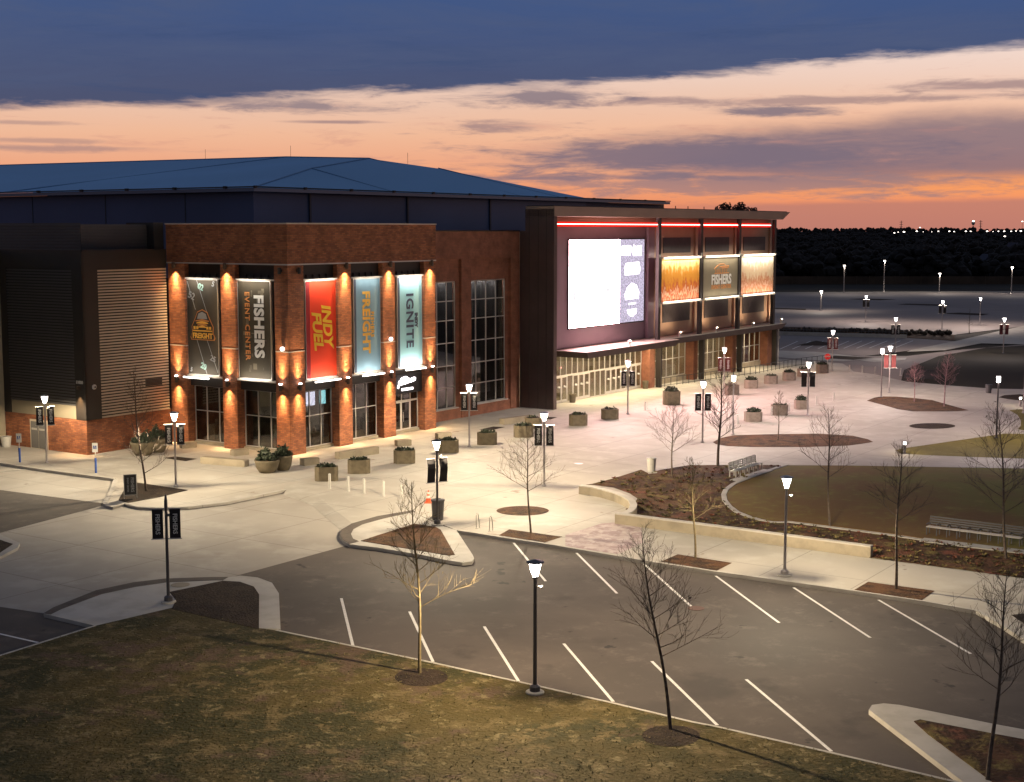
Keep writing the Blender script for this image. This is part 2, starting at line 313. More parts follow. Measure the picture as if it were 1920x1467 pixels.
REDE = emat('red_halo', (1.0, 0.018, 0.008), 1.1, True)
WHITEE = emat('white_led', (1.0, 0.72, 0.66), 8.0)
REDDOT = emat('red_exit', (1.0, 0.06, 0.06), 2.0)

# ------------------------------------------------------------------ mesh helpers
class MB:
    def __init__(s, xf=None): s.v = []; s.f = []; s.mi = []; s.xf = xf; s.m = 0
    def add(s, vs, fs):
        b = len(s.v)
        for p in vs:
            p = tuple(p)
            s.v.append(s.xf(*p) if s.xf else p)
        for f in fs: s.f.append([b + i for i in f]); s.mi.append(s.m)
    def box(s, x0, x1, y0, y1, z0, z1):
        s.add([(x0, y0, z0), (x1, y0, z0), (x1, y1, z0), (x0, y1, z0), (x0, y0, z1), (x1, y0, z1), (x1, y1, z1), (x0, y1, z1)],
              [(0, 3, 2, 1), (4, 5, 6, 7), (0, 1, 5, 4), (1, 2, 6, 5), (2, 3, 7, 6), (3, 0, 4, 7)])
        return s
    def prism(s, pts, z0, z1):
        n = len(pts); g = lambda z, i: z[i] if isinstance(z, (list, tuple)) else z
        s.add([(p[0], p[1], g(z0, i)) for i, p in enumerate(pts)] + [(p[0], p[1], g(z1, i)) for i, p in enumerate(pts)],
              [tuple(range(n))[::-1], tuple(range(n, 2 * n))] + [(i, (i + 1) % n, n + (i + 1) % n, n + i) for i in range(n)])
        return s
    def prof(s, pts, y0, y1):            # profile in x,z pushed along y
        n = len(pts)
        s.add([(p[0], y0, p[1]) for p in pts] + [(p[0], y1, p[1]) for p in pts],
              [tuple(range(n)), tuple(range(n, 2 * n))[::-1]] + [(i, n + i, n + (i + 1) % n, (i + 1) % n) for i in range(n)])
        return s
    def tube(s, a, b, r0, r1=None, n=8, cap=True):
        a = Vector(a); b = Vector(b); r1 = r0 if r1 is None else r1
        d = (b - a).normalized(); up = Vector((0, 0, 1)) if abs(d.z) < 0.9 else Vector((1, 0, 0))
        x = d.cross(up).normalized(); y = d.cross(x)
        vs = []
        for c, r in ((a, r0), (b, r1)):
            for i in range(n): t = 2 * pi * i / n; vs.append(c + x * (cos(t) * r) + y * (sin(t) * r))
        fs = [(i, (i + 1) % n, n + (i + 1) % n, n + i) for i in range(n)]
        if cap: fs += [tuple(range(n))[::-1], tuple(range(n, 2 * n))]
        s.add(vs, fs); return s
    def lathe(s, prof, n=16, c=(0, 0, 0)):
        vs = [(c[0] + r * cos(2 * pi * i / n), c[1] + r * sin(2 * pi * i / n), c[2] + z) for r, z in prof for i in range(n)]
        fs = [(j * n + i, j * n + (i + 1) % n, (j + 1) * n + (i + 1) % n, (j + 1) * n + i) for j in range(len(prof) - 1) for i in range(n)]
        fs += [tuple(range(n))[::-1], tuple(range((len(prof) - 1) * n, len(prof) * n))]
        s.add(vs, fs); return s
    def path(s, pts, radii, n=4):
        rings = []
        for i, p in enumerate(pts):
            d = (Vector(pts[min(i + 1, len(pts) - 1)]) - Vector(pts[max(i - 1, 0)])).normalized()
            up = Vector((0, 0, 1)) if abs(d.z) < 0.9 else Vector((1, 0, 0)); x = d.cross(up).normalized(); y = d.cross(x)
            rings += [Vector(p) + x * (cos(2 * pi * k / n) * radii[i]) + y * (sin(2 * pi * k / n) * radii[i]) for k in range(n)]
        fs = [(j * n + i, j * n + (i + 1) % n, (j + 1) * n + (i + 1) % n, (j + 1) * n + i) for j in range(len(pts) - 1) for i in range(n)]
        s.add(rings, fs); return s
    def build(s, name, mats, parent=None, smooth=False):
        me = bpy.data.meshes.new(name); me.from_pydata([tuple(p) for p in s.v], [], s.f)
        for m in (mats if isinstance(mats, (list, tuple)) else [mats]): me.materials.append(m)
        me.polygons.foreach_set('material_index', s.mi)
        if smooth: me.polygons.foreach_set('use_smooth', [True] * len(me.polygons))
        me.validate(); me.update()
        o = bpy.data.objects.new(name, me); COL.objects.link(o)
        if parent is not None: o.parent = parent
        return o
def tag(o, label=None, cat=None, group=None, kind=None):
    if label: o['label'] = label
    if cat: o['category'] = cat
    if group: o['group'] = group
    if kind: o['kind'] = kind
    return o
def thing(name, label, cat, loc=(0, 0, 0), rz=0.0, group=None):
    o = bpy.data.objects.new(name, None); COL.objects.link(o); o.location = loc; o.rotation_euler = (0, 0, rz)
    o.empty_display_size = 0.3
    return tag(o, label, cat, group)
def facade(name, label, cat, u, v, z, left=False, group=None):   # front: x=u, y=v ; left face: x=-v, y=u
    return thing(name, label, cat, W(u, v, z), YAW - (pi / 2 if left else 0), group)
def struct(o): o['kind'] = 'structure'; return o
def copy_tree(o, parent=None):
    c = o.copy(); COL.objects.link(c); c.parent = parent
    for ch in list(o.children): copy_tree(ch, c)
    return c
def sheet(name, pts, z, mat, thick=0.0, kind='structure'):
    ps = [(p.x, p.y) for p in (G(x, y, z) for x, y in pts)]
    a = sum(ps[i][0] * ps[(i + 1) % len(ps)][1] - ps[(i + 1) % len(ps)][0] * ps[i][1] for i in range(len(ps)))
    if a < 0: ps = ps[::-1]
    mb = MB()
    if thick: mb.prism(ps, z - thick, z)
    else: mb.add([(p[0], p[1], z) for p in ps], [tuple(range(len(ps)))])
    o = mb.build(name, mat)
    if kind: o['kind'] = kind
    return o
def even_spread(d, k=.6, q=.08):
    # street luminaire optics: more light thrown sideways than straight down
    d.use_nodes = True; nt = d.node_tree; e = [n for n in nt.nodes if n.type == 'EMISSION'][0]
    tc = nt.nodes.new('ShaderNodeTexCoord'); s = nt.nodes.new('ShaderNodeSeparateXYZ'); nt.links.new(tc.outputs['Normal'], s.inputs[0])
    m = nt.nodes.new('ShaderNodeMath'); m.operation = 'MULTIPLY'; nt.links.new(s.outputs[2], m.inputs[0]); nt.links.new(s.outputs[2], m.inputs[1])
    a = nt.nodes.new('ShaderNodeMath'); a.operation = 'ADD'; nt.links.new(m.outputs[0], a.inputs[0]); a.inputs[1].default_value = q
    v = nt.nodes.new('ShaderNodeMath'); v.operation = 'DIVIDE'; v.inputs[0].default_value = k; nt.links.new(a.outputs[0], v.inputs[1]); nt.links.new(v.outputs[0], e.inputs[1])
def light(name, kind, loc, energy, color, parent=None, size=0.1, sizey=None, rot=None, spot=None, blend=0.5):
    d = bpy.data.lights.new(name, kind); d.energy = energy; d.color = color
    if kind == 'AREA':
        d.shape = 'RECTANGLE'; d.size = size; d.size_y = sizey or size
    else: d.shadow_soft_size = size
    if kind == 'SPOT': d.spot_size = spot; d.spot_blend = blend
    o = bpy.data.objects.new(name, d); COL.objects.link(o); o.location = loc
    if rot: o.rotation_euler = rot
    if parent is not None: o.parent = parent
    return o
_tcache = {}
def text_mesh(txt, size, bold=0.0, shear=0.0, extr=0.01, spacing=1.0):
    key = (txt, size, bold, shear, extr, spacing)
    if key in _tcache: return _tcache[key]
    c = bpy.data.curves.new('lettering', 'FONT'); c.body = txt; c.size = size; c.offset = bold; c.shear = shear; c.extrude = extr
    c.align_x = 'CENTER'; c.align_y = 'CENTER'; c.space_character = spacing; c.resolution_u = 3
    o = bpy.data.objects.new('lettering', c); COL.objects.link(o)
    bpy.context.view_layer.update()
    dg = bpy.context.evaluated_depsgraph_get()
    me = bpy.data.meshes.new_from_object(o.evaluated_get(dg))
    COL.objects.unlink(o); bpy.data.objects.remove(o)
    _tcache[key] = me
    return me
def lettering(txt, size, mat, parent, x, y, z, turn=0.0, sx=1.0, sy=1.0, name='lettering', **kw):
    """upright letters in the x,z plane facing -y; turn = clockwise turn in degrees as seen from the front"""
    me = text_mesh(txt, size, **kw).copy(); me.materials.clear(); me.materials.append(mat)
    M = Matrix.Translation((x, y, z)) @ Matrix.Rotation(R(turn), 4, 'Y') @ Matrix.Rotation(pi / 2, 4, 'X') @ Matrix.Diagonal((sx, sy, 1, 1))
    me.transform(M)
    o = bpy.data.objects.new(name, me); COL.objects.link(o); o.parent = parent
    return o

# ================================================================== GROUND
far = MB(); far.box(-6000, 6000, -300, 14000, -1.2, -0.195)
GR_FAR = groundmat('dark_ground', [(0.035, 0.028, 0.018), (0.022, 0.019, 0.013), (0.05, 0.042, 0.025)], [0, (0.01, 0.4, 0.6), (0.05, 0.5, 0.7)], 1.0, None)
struct(far.build('ground', GR_FAR))
DZ = -0.16
sheet('parking_lot', [(-900, 900), (-300, 880), (300, 915), (760, 970), (1000, 1000), (1700, 1100), (2300, 1180), (2700, 1700), (-1200, 1700)], DZ, ASPH)
# concrete driveway between the lots
sheet('driveway', [(0, 999.5), (208, 944.5), (240, 940), (545, 912), (800, 955), (780, 975), (655, 1022), (640, 1026), (430, 1083.5), (250, 1105), (176, 1170), (86, 1151), (0, 1138), (-230, 1100)], DZ + 0.006, CONC_D)
sheet('parking_apron', [(-500, 800), (0, 858), (213, 890), (218, 930), (208, 945), (192, 944), (0, 919), (-500, 860)], DZ + 0.010, CONC)
# raised plaza
PLAZA = [(-700, 790), (-300, 835), (0, 869), (50, 876), (92, 882), (213, 898.5), (205, 922), (192, 943), (198, 948), (212, 951), (233, 945), (257, 951), (293, 953), (353, 951), (427, 942), (537, 919),
         (598, 934), (660, 981), (700, 985), (776, 962), (856, 994.5), (893, 1000), (933, 1006.5), (1027, 1020.5), (1060, 1026), (1180, 1046.5), (1230, 1055), (1344, 1072), (1480, 1091), (1601, 1108), (1740, 1129),
         (1830, 1145), (1878, 1172), (1920, 1200), (2300, 1440), (3300, 1200), (2700, 760), (2100, 735), (1920, 730), (1860, 729), (1780, 723), (1700, 716), (1640, 702), (1600, 697), (1592, 689), (1580, 682), (1560, 680), (1502, 676), (1440, 672), (1300, 640), (600, 640), (-300, 700)]
sheet('plaza', PLAZA, 0.0, CONC, 0.22)
# ramp where plaza meets driveway
rm = MB(); a = [G(537, 919), G(598, 934), G(660, 981)]; b = [G(530, 928, DZ + .012), G(585, 948, DZ + .012), G(640, 996, DZ + .012)]
rm.add(a + b, [(0, 1, 4, 3), (1, 2, 5, 4)]); struct(rm.build('driveway_ramp', CONC))

def tufts():
    rnd = random.Random(21); cols = ((.21, .17, .08), (.14, .11, .04), (.10, .085, .028)); ms = [MB() for _ in cols]; n = 0
    poly = LAWN[:-2] + [(2000, 1500), (-60, 1500)]
    while n < 8000:
        x, y = rnd.uniform(-40, 1960), rnd.uniform(1140, 1495); ins = False
        for i in range(len(poly)):
            (x0, y0), (x1, y1) = poly[i - 1], poly[i]
            if (y0 > y) != (y1 > y) and x < (x1 - x0) * (y - y0) / (y1 - y0) + x0: ins = not ins
        if not ins: continue
        n += 1; g = G(x, y, .014); m = ms[rnd.choice((0, 1, 1, 2, 2))]; r = rnd.uniform(.03, .085)
        for j in range(4):
            a = rnd.uniform(0, 6.3); d = Vector((cos(a), sin(a), rnd.uniform(.2, 1.0))).normalized() * r; s = Vector((-sin(a), cos(a), 0)) * r * .22; c0 = g + Vector((cos(a), sin(a), 0)) * r * .2
            m.add([c0 - s, c0 + s, c0 + d], [(0, 1, 2)])
    for k, (m, c) in enumerate(zip(ms, cols)): tag(m.build('grass_tufts', nmat('tuft_%d' % k, c, .95)), kind='stuff')
def strip(name, pts, width, z0, z1, mat, side=1, closed=False, px=True):
    ps = [G(x, y, z1) for x, y in pts] if px else [Vector(p) for p in pts]
    n = len(ps); off = []
    for i in range(n):
        a = ps[max(i - 1, 0)] if not closed else ps[i - 1]; b = ps[min(i + 1, n - 1)] if not closed else ps[(i + 1) % n]
        d = (b - a); d.z = 0; d.normalize(); nn = Vector((-d.y, d.x, 0)) * side
        off.append(ps[i] + nn * width)
    mb = MB()
    for i in range(n - 1 + (1 if closed else 0)):
        j = (i + 1) % n; q = [ps[i], ps[j], off[j], off[i]]
        mb.add([(p.x, p.y, z0) for p in q] + [(p.x, p.y, z1) for p in q], [(0, 1, 2, 3), (7, 6, 5, 4), (0, 4, 5, 1), (1, 5, 6, 2), (2, 6, 7, 3), (3, 7, 4, 0)])
    o = mb.build(name, mat)
    return struct(o)
K = 'kerb'
strip(K, [(856, 994.5), (893, 1000), (933, 1006.5), (1027, 1020.5), (1060, 1026), (1180, 1046.5), (1230, 1055), (1344, 1072), (1480, 1091), (1601, 1108), (1740, 1129), (1830, 1145), (1878, 1172), (1920, 1200), (2300, 1440)], 0.20, -0.2, 0.012, CONC_K, 1)
strip(K, [(-700, 775), (-300, 828), (0, 868), (50, 876), (92, 882), (213, 898)], 0.22, -0.2, 0.05, CONC_K, 1)
strip(K, [(213, 898), (205, 920), (192, 943)], 0.3, -0.2, 0.02, CONC_K, 1)
strip(K, [(233, 944), (257, 950), (293, 952), (353, 950), (427, 941), (537, 918)], 0.22, -0.2, 0.012, CONC_K, 1)
strip('gutter_and_shade_strip', [(222, 947), (257, 955), (293, 957.5), (353, 955.5), (427, 947), (533, 924)], 0.30, -0.2, DZ + .02, TACT, 1)  # dark strip laid in as the shade on the kerb face, no gutter here
strip('gutter_and_shade_strip', [(-300, 880), (0, 884.5), (55, 880.5)], 0.35, -0.2, -0.12, CONC_K, 1)

# V-shaped island between driveway and lot
VI = [(776, 962), (707, 968), (665, 979), (642, 991), (636.7, 1003), (643, 1014), (655, 1021), (707, 1027), (787, 1040), (840, 1051), (867, 1055), (885, 1053), (889, 1047), (886.5, 1041), (856, 994.5), (826, 985)]
sheet('traffic_island', VI, 0.006, CONC_K, 0.22)
sheet('island_mulch', [(676.7, 1014), (776.7, 982), (816.7, 988), (826, 993), (853, 1040), (840, 1041), (773, 1030)], 0.03, MULCH, 0.03)
band = [(775, 956.5), (707, 968), (660, 981.5), (640, 993), (637, 1003), (643, 1013), (655, 1020)]
bandi = [(778, 959.5), (720, 972), (680, 983), (663, 992), (658, 1001), (662, 1010), (673, 1015)]
sheet('warning_strip', band + bandi[::-1], 0.018, TACT, 0.02)
# lower-left island with lawn
LI = [(82, 1151), (100, 1140), (180, 1109), (250, 1094), (310, 1087), (400, 1083), (428, 1083), (450, 1079.5), (483, 1083), (510, 1093), (523, 1113), (526, 1180), (486, 1178), (320, 1160), (176.7, 1173)]
sheet('corner_island', LI, 0.0, CONC_K, 0.22)
b1 = [(82, 1150), (100, 1139), (180, 1107), (250, 1092), (310, 1085), (400, 1082), (428, 1082)]
b2 = [(95, 1152), (115, 1142), (190, 1114), (255, 1100), (312, 1092), (400, 1088), (418, 1088)]
sheet('warning_strip', b1 + b2[::-1], 0.012, TACT, 0.02)
sheet('island_mulch', [(318, 1110), (418, 1089), (450, 1091), (476, 1100), (486, 1115), (485.5, 1180), (400, 1160), (322, 1142), (330, 1125)], 0.02, MULCH_D, 0.02)
# front lawn and its kerb line
LAWN = [(-300, 1322), (0, 1229), (177, 1174), (330, 1138), (400, 1156), (486, 1178), (522, 1183), (620, 1203), (811, 1243), (1002.5, 1285.5), (1151, 1319), (1300, 1354.5), (1344, 1363), (1560, 1412), (1800, 1468), (2200, 1562), (2400, 2100), (-900, 2100)]
def lawn_mesh():
    ps = [G(x, y, 0.0) for x, y in LAWN]
    o = sheet('lawn', LAWN, 0.014, GRASS, 0.2)
    return o
lawn_mesh()
tufts()
strip(K, [(520, 1181), (620, 1201.5), (811, 1241.2), (1002.5, 1283.7), (1151, 1317.2), (1300, 1352.6), (1344, 1361), (1560, 1410), (1800, 1466), (2200, 1560)], 0.13, -0.2, 0.02, CONC_K, -1)
strip(K, [(-300, 1320), (0, 1228), (177, 1172.5)], 0.13, -0.2, 0.02, CONC_K, -1)
# bottom-right island
sheet('traffic_island', [(1629, 1331), (1635, 1322), (1657, 1319), (1687, 1322), (1762, 1337), (1860, 1357), (1920, 1368), (2300, 1450), (2300, 1700), (2100, 1690), (1807, 1467)], 0.02, CONC_K, 0.24)
sheet('island_mulch', [(1713.7, 1352), (1725, 1349), (1860, 1375), (1920, 1386), (2250, 1455), (2250, 1640), (2080, 1620), (1852, 1459), (1740, 1376)], 0.05, BED, 0.05)
# left small island
sheet('traffic_island', [(-120, 1008), (0, 1002), (25, 1013), (37, 1018), (33, 1027), (0, 1044), (-120, 1085)], 0.0, CONC_K, 0.22)
sheet('island_mulch', [(-110, 1014), (-10, 1008), (8, 1015), (24, 1020), (0, 1036), (-110, 1070)], 0.02, MULCH_D, 0.02)
sheet('island_mulch', [(222, 938), (238, 908), (258, 905), (352, 919), (300, 932), (240, 943)], 0.02, MULCH_D, 0.02)
# inner kerb right of the lot (far right)
sheet('island_mulch', [(1897, 1153), (1925, 1150), (2000, 1165), (2000, 1200), (1925, 1172)], 0.02, MULCH_D, 0.02)

# parking stripes
stripes = [((640, 1122), (662, 1212)), ((768, 1147), (812, 1241)), ((908, 1175), (972, 1277)), ((1057, 1207), (1150, 1316)), ((1222, 1240), (1345, 1360)), ((1399, 1274), (1559, 1409)),
           ((963, 1018), (1023, 1090)), ((1081, 1037), (1157, 1113)), ((1208, 1058), (1297, 1138)), ((1342, 1080), (1461, 1168)), ((1488, 1102), (1632, 1196)), ((1647, 1125), (1820, 1226)), ((-60, 1175), (71, 1205))]
for a, b in stripes:
    z = DZ + 0.006; p, q = G(*a, z), G(*b, z); d = (q - p).normalized(); n = Vector((-d.y, d.x, 0)) * 0.062
    mb = MB(); mb.add([p - n, q - n, q + n, p + n], [(0, 1, 2, 3)]); struct(mb.build('parking_stripe', PAINT))

# mulch beds in the plaza
def px6(l): return [(x / 2.4935 + 1150, y / 2.4935 + 620) for x, y in l]
def px5(l): return [(x / 4.364 + 1480, y / 4.364 + 860) for x, y in l]
def px4(l): return [(x / 4.364 + 1060, y / 4.364 + 820) for x, y in l]
bedn = [('plaza_mulch_bed', px6([(465, 522), (500, 503), (560, 490), (720, 485), (960, 482), (1120, 492), (1190, 508), (1215, 521), (1160, 530), (1100, 538), (900, 545), (650, 545), (530, 540), (480, 532)]), MULCH),
        ('plaza_mulch_bed', px6([(1185, 328), (1220, 314), (1255, 308), (1320, 309), (1400, 315), (1490, 325), (1560, 345), (1662, 373), (1610, 377), (1540, 378), (1400, 378), (1330, 368), (1250, 345)]), MULCH),
        ('plaza_mulch_bed', px6([(1800, 312), (1830, 302), (1900, 298), (2000, 310), (2000, 330), (1900, 327), (1840, 320)]), MULCH_D),
        ('lawn_patch', px6([(1320, 560), (1345, 552), (1450, 537), (1600, 515), (1830, 482), (2100, 485), (2150, 600), (1950, 600), (1700, 592), (1450, 582), (1340, 574)]), TURF2),
        ('lawn_patch', px6([(1850, 372), (1900, 368), (2100, 372), (2150, 470), (1930, 468), (1890, 462), (1905, 445), (1905, 420), (1890, 395)]), TURF2),
        ('tree_pit', [(305, 859), (328, 856), (370, 860.7), (348, 865)], MULCH_D), ('tree_pit', [(897.7, 806), (925, 800), (947.7, 801), (923, 806.7)], MULCH_D), ('tree_pit', [(1003, 784), (1020, 781.7), (1045, 782.7), (1031.7, 787)], MULCH_D),
        ('tree_pit', [(935, 1004), (955, 992.7), (1055, 1006.7), (1021, 1017.5)], MULCH), ('tree_pit', [(1238.7, 1053.3), (1270.8, 1039.5), (1372.8, 1055.6), (1344, 1070.5)], MULCH), ('tree_pit', [(1601.4, 1106.5), (1627.8, 1091), (1752.7, 1108), (1728.6, 1125.5)], MULCH),
        ('tree_pit', [(980 + 49.3 * cos(t * pi / 14), 957.8 + 8.9 * sin(t * pi / 14)) for t in range(28)], MULCH),
        ('tree_pit', [(1748 + 43.5 * cos(t * pi / 12), 799 + 5.4 * sin(t * pi / 12)) for t in range(24)], MULCH_D)]
for n, p, m in bedn: sheet(n, p, 0.014, m)
sheet('paver_walk', px4([(0, 800), (300, 705), (400, 698), (620, 740), (640, 860), (560, 900), (430, 958), (0, 893)]), 0.010, PAVER)
# big planted bed, oval turf, its border
BEDP = px4([(112, 398), (215, 383), (400, 335), (620, 265), (690, 300), (770, 270), (880, 250), (1020, 228), (1500, 226), (1790, 230)]) + [(1472, 873), (1500, 873)] + \
       [(1420, 905), (1480, 980), (1700, 1008), (1920, 1034), (2200, 1060), (2200, 1130), (1920, 1084.5), (1800, 1068), (1632, 1046), (1400, 1000), (1200, 966), (1172, 955), (1190, 945), (1195, 935), (1180, 925), (1150, 914), (1110, 909)]
sheet('planted_bed', BEDP, 0.020, BED)
oval = px6([(820, 630), (1100, 631), (1500, 638), (1920, 645), (2400, 655), (2700, 900), (2700, 1100)]) + [(1920, 1031), (1727, 1009), (1674.8, 1001), (1576, 988), (1480, 976)] + px6([(750, 890), (700, 880), (640, 862), (590, 842), (555, 815), (535, 790), (530, 765), (540, 745), (575, 718), (620, 700), (740, 655)])
sheet('oval_turf', oval, 0.035, TURF, 0.03)
bord = [(2200, 1072), (1920, 1033), (1727, 1010), (1674.8, 1002), (1576, 989.5), (1480, 977)] + px6([(750, 893), (700, 883), (640, 866), (590, 846), (555, 820), (533, 792), (528, 765), (538, 743), (573, 716), (620, 698), (740, 652), (820, 627)])
strip('turf_border', bord, 0.32, -0.02, 0.06, CONC_K, 1)
sheet('bench_pad', [(1724, 1014.5), (1733, 1008.5), (1920, 1031), (2100, 1052), (2100, 1060), (1920, 1038)], 0.065, CONC_K, 0.05)
sheet('bench_pad', px4([(1345, 348), (1420, 362), (1700, 270), (1620, 262)]), 0.065, CONC_K, 0.05)
sheet('bin_pad', px4([(676, 270), (678, 300), (752, 292), (740, 262)]), 0.03, CONC_K, 0.02)

# ---- far ground to the right
FZ = -0.10
GR_KERB = nmat('dull_kerb', (0.20, 0.18, 0.16), 0.9)
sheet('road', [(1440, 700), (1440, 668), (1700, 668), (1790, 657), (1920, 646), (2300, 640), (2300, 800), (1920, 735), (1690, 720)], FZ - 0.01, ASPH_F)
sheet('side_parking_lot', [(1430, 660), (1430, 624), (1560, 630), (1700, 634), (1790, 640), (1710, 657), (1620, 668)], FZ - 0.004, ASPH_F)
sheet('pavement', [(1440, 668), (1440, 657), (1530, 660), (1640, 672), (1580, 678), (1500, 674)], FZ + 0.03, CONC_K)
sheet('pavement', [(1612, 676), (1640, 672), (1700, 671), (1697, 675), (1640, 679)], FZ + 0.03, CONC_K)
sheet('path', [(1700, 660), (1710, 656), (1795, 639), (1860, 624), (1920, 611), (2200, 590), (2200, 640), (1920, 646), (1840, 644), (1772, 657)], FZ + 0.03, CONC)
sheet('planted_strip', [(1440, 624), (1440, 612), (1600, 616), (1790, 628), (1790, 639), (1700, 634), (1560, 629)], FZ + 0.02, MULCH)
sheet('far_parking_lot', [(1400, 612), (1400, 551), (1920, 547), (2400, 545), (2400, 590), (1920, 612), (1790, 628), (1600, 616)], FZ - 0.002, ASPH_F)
sheet('far_kerb_line', [(1400, 551), (1400, 548.6), (1700, 547), (1920, 546.5), (2400, 544), (2400, 546), (1920, 549), (1700, 549.5)], FZ + 0.05, GR_KERB)
sheet('verge', [(1689, 716), (1695, 694), (1760, 668), (1850, 652), (1920, 648), (2300, 645), (2300, 760), (1920, 731), (1860, 729), (1780, 723)], FZ + 0.06, GR_FAR)
for pts in ([(1452, 579), (1452, 577.5), (1512, 579.5), (1510, 581.5)], [(1683, 571), (1700, 569.6), (1780, 571.5), (1760, 573.5)], [(1760, 588), (1800, 586.5), (1855, 589), (1840, 591.5)], [(1590, 561), (1620, 560), (1680, 561.5), (1650, 563)], [(1494, 648), (1530, 639), (1556, 643), (1550, 648)], [(1545, 672), (1565, 667), (1640, 671), (1600, 675)]):
    sheet('island_mulch', pts, FZ + 0.04, MULCH_D)
for i in range(14):
    x = 1462 + i * 24; p, q = G(x, 655 - i * .3, FZ), G(x + 34, 640 - i * 0.1, FZ); d = (q - p).normalized(); n = Vector((-d.y, d.x, 0)) * 0.08
    if x > 1700: break
    mb = MB(); mb.add([p - n, q - n, q + n, p + n], [(0, 1, 2, 3)]); struct(mb.build('parking_stripe', PAINT))
# ================================================================== ARENA
AR = thing('arena', 'large brick and metal arena with a low blue roof and a glowing front', 'arena', O, YAW)
LX = lambda x, y, z: (y, -x, z)           # left-face frame: x runs along the face, y into the wall
def part(name, mb, mat, parent=None): return mb.build(name, mat, parent or AR)
def window(x0, x1, z0, z1, y, vs, hs, xf=None, glass=GLASS, fw=0.07, fr=ALU, door=None, parent=None):
    f = MB(xf)
    f.box(x0, x1, y - .04, y + .06, z0, z0 + fw); f.box(x0, x1, y - .04, y + .06, z1 - fw, z1)
    f.box(x0, x0 + fw, y - .05, y + .05, z0 + fw, z1 - fw); f.box(x1 - fw, x1, y - .05, y + .05, z0 + fw, z1 - fw)
    for v in vs: f.box(v - fw / 2, v + fw / 2, y - .055, y + .045, z0 + fw, z1 - fw)
    xs = [x0 + fw] + [v for v in vs] + [x1 - fw]
    for h in hs:
        for i in range(len(xs) - 1):
            a = xs[i] + (fw / 2 if i else 0); b = xs[i + 1] - (fw / 2 if i < len(xs) - 2 else 0)
            f.box(a, b, y - .05, y + .04, h - fw / 2, h + fw / 2)
    o = part('window', f, fr, parent)
    g = MB(xf); g.box(x0 + fw, x1 - fw, y + .008, y + .016, z0 + fw, z1 - fw)
    p = g.build('pane', glass, o)
    return o
# --- corner block
for x0, x1, y0, y1 in [(0, 1.7, 0, 1.35), (5.53, 7.1, 0, 1.1), (10.96, 12.5, 0, 1.1), (16.4, 17.9, 0, 1.2)]:
    b = MB(); b.box(x0, x1, y0, y1, 0, 14.15); p = part('pillar', b, BRICK)
    s = MB(); s.box(x0 - .012, x1 + .012, y0 - .015, y1, 7.68, 7.76); s.build('metal_band', ALU, p)
for x0, x1 in [(-12.6, -10.8), (-6.9, -5.38)]:
    b = MB(LX); b.box(x0, x1, 0, 1.1, 0, 14.15); p = part('pillar', b, BRICK)
    s = MB(LX); s.box(x0 - .012, x1 + .012, -.015, 1.0, 7.68, 7.76); s.build('metal_band', ALU, p)
b = MB(); b.box(-.04, 17.94, -.04, 12.7, 14.153, 17.1); part('parapet', b, BRICK)
b = MB(); b.box(-.10, 18.0, -.10, 12.76, 17.1, 17.2); part('coping', b, LEDGE)
b = MB(); b.box(-.06, 17.96, -.06, -.043, 14.10, 14.20); b.box(-.06, -.043, -.04, 12.7, 14.10, 14.20); part('trim', b, ALU)
b = MB(); b.box(1.0, 17.9, 1.2, 12.6, 4.62, 14.14); part('core', b, DARKM)
bays = [(None, 1.7, 5.53, [2.97, 4.25]), (None, 7.1, 10.96, [8.35, 9.65]), (None, 12.5, 16.4, [14.25, 15.32]),
        (LX, -10.8, -6.9, [-9.45, -8.1]), (LX, -5.38, -1.35, [-3.95, -2.65])]
for bi, (xf, x0, x1, vs) in enumerate(bays):
    b = MB(xf); b.box(x0, x1, .45, 1.15, 13.05, 14.12)
    for k in range(4): b.box(x0 + .7 + k * .75, x0 + .85 + k * .75, .30, .45, 13.05, 13.35)
    part('spandrel', b, DARKM)
    b = MB(xf); b.box(x0, x1, .04, .95, 12.93, 13.04); part('ledge', b, LEDGE); b = MB(xf); b.box(x0, x1, .04, .95, 5.32, 5.48); part('ledge', b, LEDGE)
    b = MB(xf); b.box(x0, x1, .45, 1.15, 5.49, 12.92); part('banner_recess', b, DARKM)
    b = MB(xf); b.box(x0, x1, .40, 1.1, 4.6, 5.31); part('window_head', b, DARKM)
    b = MB(xf); b.box(x0, x1, .62, 1.05, 0, .20); part('sill', b, CONC_W)
    if bi != 2: window(x0 + .02, x1 - .02, .21, 4.59, .8, vs, [2.62], xf)
# entrance bay with a pair of doors
window(12.52, 16.38, 2.62, 4.59, .8, [14.2, 15.35], [], None)
for (a, c2) in ((12.95, 14.1), (14.12, 15.3)):
    d = MB(); fw = .11
    d.box(a, c2, .74, .80, .12, .32); d.box(a, c2, .74, .80, 2.48, 2.60); d.box(a, a + fw, .745, .795, .32, 2.48); d.box(c2 - fw, c2, .745, .795, .32, 2.48)
    dd = part('door', d, ALU); g = MB(); g.box(a + fw, c2 - fw, .765, .775, .32, 2.48); g.build('pane', GLASS, dd)
    h = MB(); hx = c2 - .2 if a < 13.5 else a + .2; h.tube((hx, .68, .9), (hx, .68, 1.7), .02); h.build('handle', ALU, dd)
window(15.32, 16.38, .21, 2.60, .8, [], [], None)
